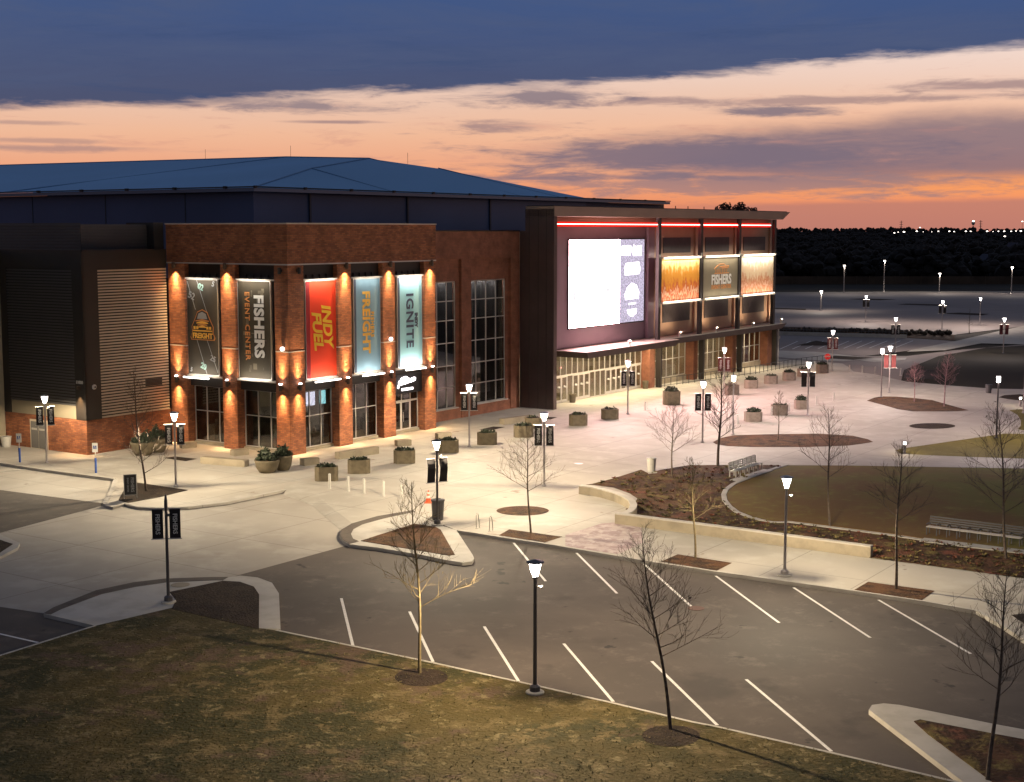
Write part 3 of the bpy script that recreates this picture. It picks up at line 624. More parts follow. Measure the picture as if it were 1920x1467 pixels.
# rooms behind the corner glass
b = MB(); b.box(.9, 17.5, .95, 12.3, .02, .12); part('interior_floor', b, INTERF)
b = MB(); b.box(5.5, 17.5, 5.4, 5.6, .12, 4.6); b.box(5.4, 5.6, 5.6, 12.3, .12, 4.6); b.box(17.3, 17.5, 1.2, 5.4, .12, 4.6); b.box(1.0, 5.4, 12.2, 12.4, .12, 4.6); part('interior_wall', b, INTER)
rnd = random.Random(3)
for k in range(16):
    x = rnd.uniform(1.6, 16.5); y = rnd.uniform(1.8, 4.4)
    if k > 10: x = rnd.uniform(1.7, 4.6); y = rnd.uniform(3, 11)
    b = MB(); w = rnd.uniform(.25, .6); h = rnd.uniform(.7, 1.5); b.box(x - w, x + w, y - w * .6, y + w * .6, .15, h); b.box(x - w * .2, x + w * .2, y - .1, y + .1, h, h + .35)
    part('shop_counter', b, [nmat('shop_fitting_%d' % k, rnd.choice([(0.35, 0.3, 0.2), (0.25, 0.05, 0.03), (0.3, 0.28, 0.24), (0.08, 0.07, 0.06)]), 0.7, noise=(3, .3))])
# --- middle brick wall
b = MB(); b.box(17.9, 33.7, 2.05, 3.4, 14.13, 16.6); b.box(17.9, 18.6, 2.05, 2.4, 0, 14.13); b.box(24.45, 25.92, 2.05, 2.4, 0, 14.13); b.box(32.25, 33.7, 2.05, 2.4, 0, 14.13)
b.box(18.6, 24.45, 2.32, 2.6, 12.2, 14.13); b.box(25.92, 32.25, 2.32, 2.6, 12.2, 14.13); b.box(18.6, 24.45, 2.15, 2.6, 0, .93); b.box(25.92, 32.25, 2.15, 2.6, 0, .93)
b.box(23.95, 24.45, 2.33, 2.7, .93, 12.2); b.box(31.75, 32.25, 2.33, 2.7, .93, 12.2)
part('brick_wall', b, BRICK2)
b = MB(); b.box(17.95, 33.7, 2.0, 2.05, 16.55, 16.66); part('coping', b, DARKM)
for x0, x1, vs in ((18.6, 23.95, [19.9, 21.28, 22.67]), (25.92, 31.75, [27.1, 28.7, 30.28])):
    w = window(x0, x1, .98, 12.18, 2.45, vs, [2.85, 4.76, 6.77, 8.76, 10.46], None, fw=.08)
    s = MB(); s.box(x0 - .02, x1 + .02, 2.02, 2.42, .94, 1.02); s.build('sill', ALU, w)
    c = MB(); n = 60
    pts = [(x0 + .1 + (x1 - x0 - .9) * i / n, 2.95 + .06 * sin(i * 1.9) + .03 * sin(i * .7)) for i in range(n + 1)]
    c.add([(p[0], p[1], 8.85) for p in pts] + [(p[0], p[1], 12.1) for p in pts], [(i, i + 1, n + 2 + i, n + 1 + i) for i in range(n)])
    c.build('curtain', CURT, w)
    c = MB(); c.box(x0 + .1, x1 - .1, 3.0, 3.03, 2.9 if x0 > 20 else 5, 8.7); c.build('blind', BLIND, w)
    if x0 > 20: c = MB(); c.box(27.0, 30.2, 3.0, 3.03, 1.8, 2.85); c.build('blind', CURT, w)
b = MB(); b.box(18.3, 33.3, 4.2, 4.4, 0, 13); b.box(18.3, 33.3, 2.7, 4.2, 0, .9); part('interior_wall', b, BLIND)
# --- main hall, set back behind the brick block; its distance from the eye fixes its size
UC, VC, KH = (-O).dot(UU), (-O).dot(VV), 1.1645
KX = lambda x, y, z: (UC + (x - UC) * KH, VC + (y - VC) * KH, H + (z - H) * KH)
b = MB(KX); b.box(-1.4, 61, 1.9, 74, 13.0, 19.45); part('upper_wall', b, BLUEW)
DPM = nmat('downpipe_paint', (0.03, 0.035, 0.06), 0.5)
for u in (4.6, 16.6, 28.6): b = MB(KX); b.box(u - .09, u + .09, 1.78, 1.9, 16.62, 19.4); part('downpipe', b, DPM)
b = MB(KX)
for v in (9, 18, 27, 36): b.box(-1.43, -1.4, v - .04, v + .04, 16.62, 19.4)
part('panel_joint', b, nmat('joint_dark', (0.04, 0.045, 0.06), 0.6))
b = MB(); b.box(12, 34.2, 14.6, 80, 0, 15.9); part('hall_core', b, DARKM); b = MB(); b.box(17.9, 33.7, 3.4, 14.2, 15.9, 16.2); part('low_roof', b, DARKM)
b = MB(KX); z0, z1 = 19.452, 19.70
b.box(-2.1, 62, 1.15, 1.75, z0, z1); b.box(-2.1, -1.45, 1.75, 74, z0, z1); part('gutter', b, GUTT)
b = MB(KX); b.tube((-2.14, 1.1, 19.78), (62, 1.1, 19.78), .05, n=5); b.tube((-2.14, 1.1, 19.78), (-2.14, 74, 19.78), .05, n=5)
for i in range(12): x = -2 + i * 5.3; b.box(x - .12, x + .12, 1.02, 1.2, 19.70, 19.86)
for i in range(10): y = 4 + i * 5.3; b.box(-2.26, -2.02, y - .12, y + .12, 19.70, 19.86)
part('snow_rail', b, DARKM)
A_, B_, C1, K1 = (-2.12, 1.15, 19.705), (45.5, 1.15, 19.705), (21, 9.6, 22.95), (21, 19.5, 23.35)
M1 = (28.5, 7.6, 22.30); M2 = (37, 4.2, 20.95); KF = (21, 76, 23.75); AF = (-2.12, 76, 19.705); BF = (45.5, 76, 19.705)
L1 = (9, 5.6, 21.55)
b = MB(KX); vs = [A_, B_, C1, K1, M1, M2, KF, AF, BF, L1]
b.add(vs, [(0, 1, 5, 4, 2, 9), (0, 9, 2, 3, 6, 7), (1, 8, 6, 3, 2, 4, 5)]) if False else b.add(vs, [(0, 1, 9), (1, 5, 9), (9, 5, 4), (9, 4, 2), (0, 9, 7), (9, 2, 3), (9, 3, 7), (3, 6, 7), (2, 4, 3), (4, 5, 3), (3, 5, 1), (3, 1, 6), (1, 8, 6)])
rf = part('roof', b, ROOFM)
b = MB(KX)
def seam(p, q):
    p = Vector(p) + Vector((0, 0, .04)); q = Vector(q) + Vector((0, 0, .04)); b.tube(p, q, .045, n=4)
seam(C1, (33, 1.3, 19.72)); seam(K1, (-2, 30, 19.75)); seam(C1, K1); seam(K1, KF); seam(L1, (14, 1.3, 19.72)); seam(M1, (40, 1.3, 19.72)); seam(A_, L1); seam(L1, C1)
b.build('roof_seam', nmat('seam_dark', (0.15, 0.30, 0.50), 0.7), rf)
b = MB(KX)
for p in ((20, 18, 23.3), (21, 30, 23.4), (25, 8.4, 22.6)): b.tube(p, (p[0], p[1], p[2] + 1.0), .02, n=4)
b.build('lightning_rod', DARKM, rf)
b = MB(KX); b.box(45.5, 62, 1.9, 50, 18.9, 19.45); b.box(45.5, 62.2, 1.8, 50, 19.72, 19.80); part('flat_roof', b, DARKM)
# --- wing at the left
b = MB(); b.box(-8.2, -.02, 12.8, 22.4, 0, 2.6); b.box(-.02, 2, 12.75, 14, 0, 2.6); part('brick_base', b, BRICK)
b = MB(); b.box(-8.24, 0, 12.76, 22.4, 2.45, 2.56); part('trim', b, LEDGE) if False else None
b = MB(); b.box(-8.05, 0, 13.0, 40, 2.6, 15.1); part('wing_core', b, DARKM)
b = MB(); b.box(-8.2, -6.78, 12.75, 13.0, 2.605, 15.2); b.box(-6.78, -.02, 12.75, 13.0, 13.8, 15.2); b.box(-8.25, -8.05, 12.75, 13.88, 2.603, 15.2); b.box(-8.25, -8.05, 13.88, 22.3, 13.8, 15.2); b.box(-8.25, -8.05, 21.6, 22.3, 2.603, 13.8)
part('panel_frame', b, DARKM)
def corrug(name, x0, x1, z0, z1, y, mat, xf=None, per=.26, dep=.12, amp=None):
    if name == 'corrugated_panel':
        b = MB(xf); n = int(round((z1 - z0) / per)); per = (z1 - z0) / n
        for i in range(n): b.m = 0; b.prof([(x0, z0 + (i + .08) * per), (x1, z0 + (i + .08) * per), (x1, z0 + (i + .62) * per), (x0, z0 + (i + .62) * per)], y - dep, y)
        b.m = 1; b.box(x0, x1, y, y + .03, z0, z1)  # dark backing puts the shade of the grooves into the colour
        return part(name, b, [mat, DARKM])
    b = MB(xf); n = int(round((z1 - z0) / per)); per = (z1 - z0) / n; vs = []; fs = []
    prof = []
    for i in range(n):
        z = z0 + i * per; prof += [(z, 0), (z + per * .04, -dep), (z + per * .50, -dep), (z + per * .56, 0)]
    prof.append((z1, 0))
    for z, d in prof: vs += [(x0, y + d, z), (x1, y + d, z)]
    for i in range(len(prof) - 1): fs.append((2 * i, 2 * i + 1, 2 * i + 3, 2 * i + 2))
    b.add(vs, fs); return part(name, b, mat)
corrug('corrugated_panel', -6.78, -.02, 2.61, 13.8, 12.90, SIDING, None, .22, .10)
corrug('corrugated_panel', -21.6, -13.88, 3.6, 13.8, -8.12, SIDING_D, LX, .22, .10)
b = MB(LX); b.box(-21.6, -13.88, -8.16, -8.05, 2.603, 3.6); part('flat_panel', b, SIDING_F)
b = MB(); b.box(-7.4, -1.1, 13.7, 40, 15.1, 17.1); part('roof_screen', b, SIDING_D)
corrug('corrugated_screen', -7.44, -1.1, 15.15, 17.1, 13.68, SIDING_D, None, .22, .05); corrug('corrugated_screen', -40, -13.68, 15.15, 17.2, -7.42, SIDING_D, LX, .22, .05)
b = MB(); b.box(-1.1, -.1, 12.9, 16, 15.2, 17.25); part('roof_screen', b, BLACK)
b = MB(); b.box(-30, -8.26, 22.35, 45, 0, 15.1); part('side_wing', b, nmat('pale_siding', (0.36, 0.31, 0.22), 0.6, noise=(.5, .1)))
# service door in the brick base
d = MB(LX); d.box(-19.35, -17.3, -8.26, -8.16, 0, 2.25); dd = part('door_frame', d, SIDING)
for x0, x1 in ((-19.2, -18.36), (-18.30, -17.45)):
    d = MB(LX); d.box(x0, x1, -8.29, -8.262, .05, 2.1); q = part('door', d, nmat('grey_door', (.16, .15, .14), .5))
    h = MB(LX); h.box(x0 + .12, x1 - .12, -8.33, -8.292, 1.45, 1.6); h.build('handle', ALU, q)
d = MB(); d.box(-2.45, -.75, 12.78, 12.84, 4.62, 5.18)
v = part('vent', d, nmat('vent_frame', (.12, .10, .08), .6)); s = MB()
for i in range(5): s.box(-2.38, -.82, 12.74, 12.779, 4.68 + i * .1, 4.73 + i * .1)
s.build('louver', DARKM, v)
# --- entrance volume
FU = 33.75
b = MB(); b.box(FU, FU + .55, -1.72, 2.05, 0, 16.6); b.box(FU, FU + .55, -1.72, 1.45, 16.6, 18.6); part('fin_wall', b, BRONZE)
b = MB()
for v_ in (-.9, 0, 1.0): b.box(FU - .012, FU, v_ - .02, v_ + .02, 0.02, 18.5)
part('panel_joint', b, DARKM)
b = MB(); b.prof([(FU, 17.93), (86.0, 17.93), (88.2, 18.85), (FU, 18.85)], -1.78, 1.4); part('roof_slab', b, FASC)
b = MB(); b.box(FU + .1, 87.6, -1.6, 1.3, 18.85, 18.93); part('roof_edge', b, DARKM)
b = MB(); b.box(FU + .55, 88.4, .30, 1.2, 5.3, 17.2); b.box(FU + .55, 88.4, .7, 1.2, 17.2, 17.93); part('upper_front_wall', b, [SCRWALL])
b = MB(); b.box(56.3, 88.3, .20, .295, 5.3, 17.2); part('bay_wall', b, WARMPAN)
b = MB(); b.box(FU + .6, 88.4, 4.6, 40, 0, 16.4); part('entrance_core', b, LOBBY)
b = MB(); b.box(FU + .6, 88.4, .6, 4.6, 4.62, 5.29); part('lobby_ceiling', b, LOBBY)
for i, (x0, x1) in enumerate([(58.65, 65.1), (68.75, 74.95), (78.95, 85.2)]):
    for z0, z1 in ((14.2, 15.85), (6.7, 8.7)):
        b = MB(); b.box(x0, x1, .13, .198, z0, z1)
        q = part('grille', b, GRILL); s = MB()
        nn = int((z1 - z0) / .12)
        for k in range(nn): s.box(x0 + .05, x1 - .05, .105, .128, z0 + .04 + k * .12, z0 + .09 + k * .12)
        s.build('louver', GRILL, q)
    b = MB(); px0 = [65.95, 76.2, 86.3][i]; b.box(px0, px0 + 1.5, -.05, .195, 5.3, 17.2); part('pilaster', b, WARMPAN)
b = MB(); b.box(54.9, 56.2, -.10, .28, 5.3, 17.2); part('pilaster', b, SCRWALL)
for u in (54.17, 63.92, 73.75, 83.75):
    b = MB(); b.box(u, u + .52, -1.72, -1.35, 4.6, 17.9); part('steel_column', b, DARKM)
for u0, u1 in ((54.7, 55.85), (64.9, 65.95), (75.0, 76.0), (85.0, 86.1)):
    b = MB(); b.box(u0, u1, -.5, .5, 0, 4.75); part('pillar', b, BRICK2)
    b = MB(); b.box(u1 + .02, u1 + .32, -1.2, -.6, 0, 4.6); part('steel_column', b, DARKM)
for u0, u1 in ((55.9, 64.88), (66.0, 74.98), (76.05, 84.98)):
    b = MB(); b.box(u0, u1, .35, .75, 0, .62); part('sill', b, CONC_W)
    n = 6; window(u0, u1, .63, 4.7, .55, [u0 + (u1 - u0) * k / n for k in range(1, n)], [2.6], None, GLASS_L)
b = MB(); b.box(86.1, 88.4, .3, 12, 0, 5.3); part('brick_wall', b, BRICK2)
# lobby glazing with doors
window(FU + .6, 54.65, 2.62, 4.7, .5, [37.4 + 1.06 * k for k in range(-2, 16) if 35 < 37.4 + 1.06 * k < 54.3], [], None, GLASS_L)
xs = [34.4 + 1.06 * k for k in range(0, 20)]
for k, x in enumerate(xs[:-1]):
    x1 = xs[k + 1]
    if k in (0, 5, 9, 10, 11):
        window(x + .02, x1 - .02, .02, 2.58, .5, [], [], None, GLASS_L, fw=.05)
    else:
        d = MB(); fw = .13
        d.box(x + .02, x1 - .02, .46, .53, .04, .3); d.box(x + .02, x1 - .02, .46, .53, 2.44, 2.58); d.box(x + .02, x + fw, .465, .525, .3, 2.44); d.box(x1 - fw, x1 - .02, .465, .525, .3, 2.44)
        dd = part('door', d, ALU); g = MB(); g.box(x + fw, x1 - fw, .49, .50, .3, 2.44); g.build('pane', GLASS_L, dd)
        h = MB(); h.lathe([(.14, 0), (.17, .12), (.09, .2)], 8, ((x + x1) / 2, .44, 1.45)); h.build('door_decal', WHITEP, dd)
b = MB(); b.box(FU + .6, 54.65, .46, .54, 2.575, 2.63); part('transom', b, ALU)
b = MB(); b.box(FU + .6, 86, .8, 4.6, .01, .05); part('interior_floor', b, INTERF)
for x in (36.4, 39.5, 42.8, 46.0, 49.5): 
    b = MB(); b.box(x, x + .5, 3.2, 3.7, .05, 4.6); part('lobby_column', b, INTERF)
# canopies
b = MB(); b.prof([(37.3, 4.62), (55.0, 4.62), (56.1, 5.18), (37.0, 5.18)], -3.38, .28); part('canopy', b, BRONZE)
b = MB(); b.box(37.05, 56.0, -3.3, .25, 5.182, 5.23); part('canopy_top', b, LEDGE)
b = MB(); b.prof([(56.12, 4.62), (85.6, 4.62), (87.1, 5.18), (56.12, 5.18)], -2.12, .28) ; part('canopy', b, BRONZE)
b = MB(); b.box(56.13, 87.0, -2.05, .18, 5.182, 5.23); part('canopy_top', b, LEDGE)
for (u, v_) in ((46.0, -2.9), (59.4, -1.6), (68.3, -1.6), (78.2, -1.6), (86.6, -1.6)):
    b = MB(); b.box(u - .1, u + .1, v_ - .1, v_ + .1, 5.235, 5.35); b.lathe([(.05, 0), (.16, .22), (.16, .4), (.06, .46)], 10, (u, v_, 5.35)); part('floodlight', b, WHITEP); light('flood', 'SPOT', (u, v_ - .25, 5.75), 500 if u > 50 else 300, (1, .78, .52), AR, .1, rot=(R(180 - 52), 0, 0), spot=R(130), blend=1.0)
for u in (39.5, 43, 46.5, 50, 53.5): light('soffit_light', 'AREA', (u, -1.5, 4.58), 320, (1, .80, .50), AR, 1.2, .25, rot=(0, 0, 0))
for u in (60, 69.5, 79.5): light('soffit_light', 'AREA', (u, -1.2, 4.58), 380, (1, .80, .50), AR, 1.6, .25, rot=(0, 0, 0))
light('lobby_light', 'AREA', (44, 2.6, 4.5), 330, (1, .85, .62), AR, 16, 1.5)
light('bay_light', 'AREA', (70, 2.6, 4.5), 330, (1, .85, .62), AR, 26, 1.5)
light('shop_light', 'AREA', (9, 3.2, 4.5), 45, (1, .8, .5), AR, 14, 1.0)
light('curtain_fill', 'AREA', (25.5, 2.75, 12.6), 420, (1, .9, .85), AR, 13, .3)  # fill strip added in front of the curtains to brighten them
# red light line under the roof
b = MB(); b.box(FU + .2, 84.2, -1.0, -.9, 17.35, 17.9); part('light_shelf', b, FASC)
NEO = emat('neon_core', (1.0, .80, .72), 4.0)
for u0, u1 in ((33.95, 54.1), (54.75, 63.85), (64.5, 73.6), (74.35, 82.9)):
    t = MB(); t.box(u0, u1, -1.60, -1.56, 17.18, 17.26); part('neon_tube', t, NEO)
    t = MB(); t.box(u0, u1, -1.55, -1.50, 16.98, 17.44); part('neon_halo', t, REDE)  # glowing strip stands in for the red halo around the tube
    light('neon_light', 'AREA', ((u0 + u1) / 2, -1.3, 17.2), 22 * (u1 - u0), (1, .02, .01), AR, u1 - u0, .1, rot=(R(-60), 0, 0))
# --- rooftop antenna, masts on roof edge
b = MB()
for u in (63, 66, 70, 73): b.tube((u, 1, 18.93), (u, 1, 19.3), .05, n=5)
part('roof_vent', b, DARKM)

# ================================================================== THINGS ON THE FACADE
WARM = (1.0, .60, .27)
wl_g = 'up and down wall lights on the brick pillars'
FIX = nmat('fixture_brown', (.07, .045, .03), .5)
def wall_light(u, v, z, left, up, label, power=1.0):
    t = facade('wall_light', label, 'wall light', u, v, z, left, wl_g)
    b = MB(); b.box(-.06, .06, -.12, 0, -.1, .1); b.lathe([(.11, -.24), (.13, -.2), (.13, .2), (.11, .24)], 12, (0, -.24, 0)); b.build('housing', FIX, t)
    if up:
        b = MB(); b.lathe([(.10, .245), (.13, .25), (.11, .32)], 12, (0, -.24, 0)); b.build('lens', LAMPG, t)
        light('uplight', 'SPOT', (0, -.30, .42), 2300 * power, WARM, t, .05, rot=(pi - R(4), 0, 0), spot=R(44), blend=1.0); light('upfill', 'SPOT', (0, -.34, .42), 420, WARM, t, .05, rot=(pi - R(14), 0, 0), spot=R(95), blend=1.0)
    light('downlight', 'SPOT', (0, -.27, -.32), 2300 * power, WARM, t, .05, rot=(R(4), 0, 0), spot=R(46), blend=1.0); light('downfill', 'SPOT', (0, -.34, -.34), 520 * power, WARM, t, .05, rot=(R(14), 0, 0), spot=R(100), blend=1.0)
for (uv, left, nm) in (((0, 11.75), True, 'the leftmost brick pillar'), ((0, 6.2), True, 'the pillar between the two grey banners'), ((0, .68), True, 'the left face of the corner pillar'),
                       ((.92, 0), False, 'the right face of the corner pillar'), ((6.35, 0), False, 'the pillar right of the red banner'), ((11.72, 0), False, 'the pillar left of the entrance doors'), ((17.15, 0), False, 'the last brick pillar right of the doors')):
    wall_light(uv[0], uv[1], 5.05, left, True, 'lit up and down light halfway up ' + nm)
for (uv, left, nm) in (((0, 11.75), True, 'the leftmost brick pillar'), ((0, 6.2), True, 'the pillar between the two grey banners'),
                       ((6.35, 0), False, 'the pillar right of the red banner'), ((11.72, 0), False, 'the pillar left of the entrance doors'), ((17.15, 0), False, 'the last brick pillar right of the doors')):
    wall_light(uv[0], uv[1], 13.95, left, False, 'lit downlight at the top of ' + nm, 1.5)
for (uv, left, nm) in (((0, .6), True, 'left'), ((1.0, 0), False, 'right')):
    t = facade('wall_light', 'unlit dark spotlight high on the %s face of the corner pillar' % nm, 'wall light', uv[0], uv[1], 13.7, left)
    b = MB(); b.box(-.06, .06, -.12, 0, -.1, .1); b.lathe([(.11, -.24), (.13, -.2), (.13, .2), (.11, .24)], 12, (0, -.24, 0)); b.build('housing', BLACK, t)
t = facade('wall_light', 'lit brown downlight on the dark pier of the metal wing', 'wall light', -8.26, 13.35, 5.0, True)
b = MB(); b.box(-.1, .1, -.25, 0, -.1, .15); b.build('housing', FIX, t)
light('downlight', 'SPOT', (0, -.3, -.16), 1500, WARM, t, .04, rot=(R(3), 0, 0), spot=R(60), blend=.9)
for (u, v, z, left, nm) in ((0, .55, 7.95, True, 'on the left face of the corner pillar'), (11.8, 0, 7.95, False, 'on the pillar between the two teal banners')):
    t = facade('round_lamp', 'small round white lamp ' + nm, 'wall light', u, v, z, left)
    b = MB(); b.lathe([(.05, 0), (.16, .03), (.16, .2), (.05, .3)], 12); 
    for i, p in enumerate(b.v): b.v[i] = (p[0], -p[2], p[1])
    b.build('globe', emat('globe_white', (1, .95, .9), 3), t); b = MB(); b.box(-.1, .1, -.01, .0, -.1, .1); b.build('base', ALU, t)

def banner(label, u, v, left, w, h, mat, content, top=1.0, bot=1.0, tube=True, group='tall banners between the brick pillars', lc=(1, .9, .78)):
    t = facade('facade_banner', label, 'banner', u, v, 5.55, left, group)
    b = MB(); b.box(-w / 2, w / 2, 0, .18, 0, h); b.build('panel', mat, t)
    b = MB(); e = .05; b.box(-w / 2 - e, -w / 2, -.02, .2, -e, h + e); b.box(w / 2, w / 2 + e, -.02, .2, -e, h + e); b.box(-w / 2, w / 2, -.02, .2, -e, 0); b.box(-w / 2, w / 2, -.02, .2, h, h + e); b.build('frame', ALU, t)
    content(t, w, h)
    if top: light('top_strip', 'AREA', (0, -.5, h + .12), 60 * top, lc, t, w * .9, .08, rot=(R(18), 0, 0))
    if bot: light('bottom_strip', 'AREA', (0, -.5, -.12), 60 * bot, lc, t, w * .9, .08, rot=(R(180 - 18), 0, 0))
    if tube:
        b = MB(); b.tube((-w * .45, -.72, -.22), (w * .38, -.72, -.22), .06, n=8); b.build('light_tube', TUBE, t)
        b = MB(); b.box(-w * .4, -w * .36, -.72, -.05, -.20, -.16); b.box(w * .3, w * .34, -.72, -.05, -.20, -.16); b.build('bracket', DARKM, t)
GOLD = nmat('gold_ink', (.95, .55, .10), .7); ORANGE = nmat('orange_ink', (.62, .26, .08), .7); WINK = nmat('white_ink', (.80, .78, .72), .7); GINK = nmat('grey_ink', (.35, .36, .36), .7); TINK = nmat('mint_ink', (.38, .60, .52), .7); NAVY = nmat('navy_ink', (.06, .075, .12), .7); YEL = nmat('yellow_ink', (.85, .50, .03), .7)
def c_freight_field(t, w, h):
    def line(x0, z0, x1, z1, r=.025):
        b = MB(); d = Vector((x1 - x0, 0, z1 - z0)).normalized(); n = Vector((-d.z, 0, d.x)) * r
        p, q = Vector((x0, -.012, z0)), Vector((x1, -.012, z1)); b.add([p - n, q - n, q + n, p + n, p - n + Vector((0, .01, 0)), q - n + Vector((0, .01, 0)), q + n + Vector((0, .01, 0)), p + n + Vector((0, .01, 0))], [(0, 1, 2, 3), (7, 6, 5, 4), (0, 4, 5, 1), (2, 6, 7, 3)]); b.build('yard_line', GINK, t)
    line(-1.6, 7.2, -.75, 5.0); line(-.55, 7.3, .75, 4.2); line(-.75, 2.9, .35, .05); line(.3, 3.0, 1.55, .2)
    lettering('52', .75, GINK, t, -1.15, -.015, 6.05, 20, bold=.012); lettering('02', .62, TINK, t, -.12, -.015, 6.75, 20, bold=.02); lettering('5', .6, GINK, t, 1.25, -.015, 7.0, 20, bold=.012)
    lettering('20', .62, TINK, t, .0, -.015, .62, 20, bold=.02); lettering('25', .62, GINK, t, 1.05, -.015, 1.25, 20, bold=.012); lettering('5', .5, GINK, t, -1.35, -.015, .3, 20, bold=.012)
    out = [(-1.25, 2.65), (1.25, 2.65), (1.35, 2.85), (1.15, 3.25), (1.2, 3.7), (.95, 4.1), (.75, 4.45), (.55, 4.85), (.0, 5.05), (-.55, 4.85), (-.75, 4.45), (-.95, 4.1), (-1.2, 3.7), (-1.15, 3.25), (-1.35, 2.85)]
    def plate(pts, y, mat, s=1.0, cz=3.8):
        b = MB(); ps = [(x * s, cz + (z - cz) * s) for x, z in pts]; b.prof(ps, y - .008, y + .006); b.build('emblem', mat, t)
    plate(out, -.012, ORANGE); plate(out, -.028, nmat('emblem_dark', (.05, .04, .035), .7), .93)
    plate([(-.55, 4.3), (.55, 4.3), (.4, 4.7), (0, 4.85), (-.4, 4.7)], -.045, GINK)
    for k in range(4): plate([(-.75 + k * .1, 4.1 - k * .16), (.75 - k * .1, 4.1 - k * .16), (.7 - k * .1, 4.18 - k * .16), (0, 4.30 - k * .16), (-.7 + k * .1, 4.18 - k * .16)], -.045, ORANGE if k % 2 == 0 else GOLD)
    for sx in (-1, 1):
        for k in range(2): plate([(sx * (.55 + k * .3) - .11, 3.5), (sx * (.55 + k * .3) + .11, 3.5), (sx * (.55 + k * .3) + .11, 3.72), (sx * (.55 + k * .3) - .11, 3.72)], -.05, GOLD)
    plate([(-1.05, 3.33), (1.05, 3.33), (1.05, 3.43), (-1.05, 3.43)], -.045, GOLD)
    lettering('FREIGHT', .56, GOLD, t, 0, -.05, 2.98, 0, bold=.02)
def c_fishers(t, w, h):
    lettering('FISHERS', 1.32, WINK, t, .45, -.02, 3.95, 90, 1.0, 1.0, bold=.055, spacing=1.04)
    lettering('EVENT CENTER', .66, ORANGE, t, -.72, -.02, 3.95, 90, 1.0, 1.0, bold=.012, spacing=1.16)
    for k in range(26):
        b = MB(); x = random.Random(k).uniform(-1.4, .9); z = random.Random(k + 50).uniform(.2, 6.6); ww = random.Random(k + 9).uniform(.05, .5)
        b.box(x, x + ww, -.006, .001, z, z + random.Random(k + 3).uniform(.02, .5)); b.build('pattern_block', nmat('pattern_ink_%d' % (k % 3), [(.13, .11, .075), (.10, .085, .06), (.17, .145, .095)][k % 3], .8), t)
def c_fuel(t, w, h):
    b = MB(); b.box(-1.72, -1.30, -.03, -.001, 0, h); b.build('edge_band', nmat('dark_red_ink', (.30, .008, .012), .7), t)
    lettering('INDY', 1.35, YEL, t, .62, -.02, 3.95, 84, 1, 1, bold=.05, shear=.25)
    lettering('FUEL', 1.35, YEL, t, -.5, -.02, 3.6, 84, 1, 1, bold=.05, shear=.25)
def c_freight(t, w, h):
    b = MB(); b.box(-1.6, -1.35, -.03, -.001, 0, h); b.build('edge_band', NAVY, t)
    lettering('FREIGHT', 1.22, GOLD, t, -.15, -.02, 3.9, 90, 1, 1, bold=.05, spacing=1.05)
    lettering('FISHERS', .50, GOLD, t, .62, -.02, 3.7, 90, 1, 1, bold=.02, spacing=1.2)
def c_ignite(t, w, h):
    b = MB(); b.box(-1.6, -1.35, -.03, -.001, 0, h); b.build('edge_band', NAVY, t)
    lettering('IGNITE', 1.30, NAVY, t, -.05, -.02, 3.75, 90, 1, 1, bold=.03, spacing=1.14)
    lettering('INDY', .50, NAVY, t, .82, -.02, 3.75, 90, 1, 1, bold=.03, spacing=1.0)
    b = MB(); b.prof([(.62, 2.95), (1.02, 3.2), (1.1, 3.75), (1.02, 4.3), (.62, 4.5), (.78, 4.3), (.82, 3.75), (.78, 3.2)], -.012, .001) if False else None
BN = {'field': nmat('charcoal_banner', (.080, .068, .050), .8, noise=(.5, .2)), 'fish': nmat('dark_olive_banner', (.055, .044, .026), .8, noise=(.5, .2)), 'red': nmat('red_banner', (.90, .055, .012), .7, noise=(.4, .06)), 'blue': nmat('grey_blue_banner', (.24, .41, .52), .7, noise=(.22, .22)), 'teal': nmat('pale_teal_banner', (.36, .68, .72), .7, noise=(.3, .06))}
banner('charcoal banner with yard lines and a train emblem reading FREIGHT', .22, 9.15, True, 3.3, 7.3, BN['field'], c_freight_field, .8, .7)
banner('dark banner with tall white FISHERS lettering beside the corner pillar', .22, 3.65, True, 3.3, 7.3, BN['fish'], c_fishers, 1.1, 1.1, False)
banner('bright red banner with yellow INDY FUEL lettering', 3.85, .22, False, 3.45, 7.3, BN['red'], c_fuel, 1.2, .8)
banner('grey blue banner with golden FREIGHT lettering', 9.25, .22, False, 3.2, 7.3, BN['blue'], c_freight, .55, .7)
banner('pale teal banner with dark IGNITE lettering', 14.7, .22, False, 3.2, 7.3, BN['teal'], c_ignite, 1.5, 1.3)

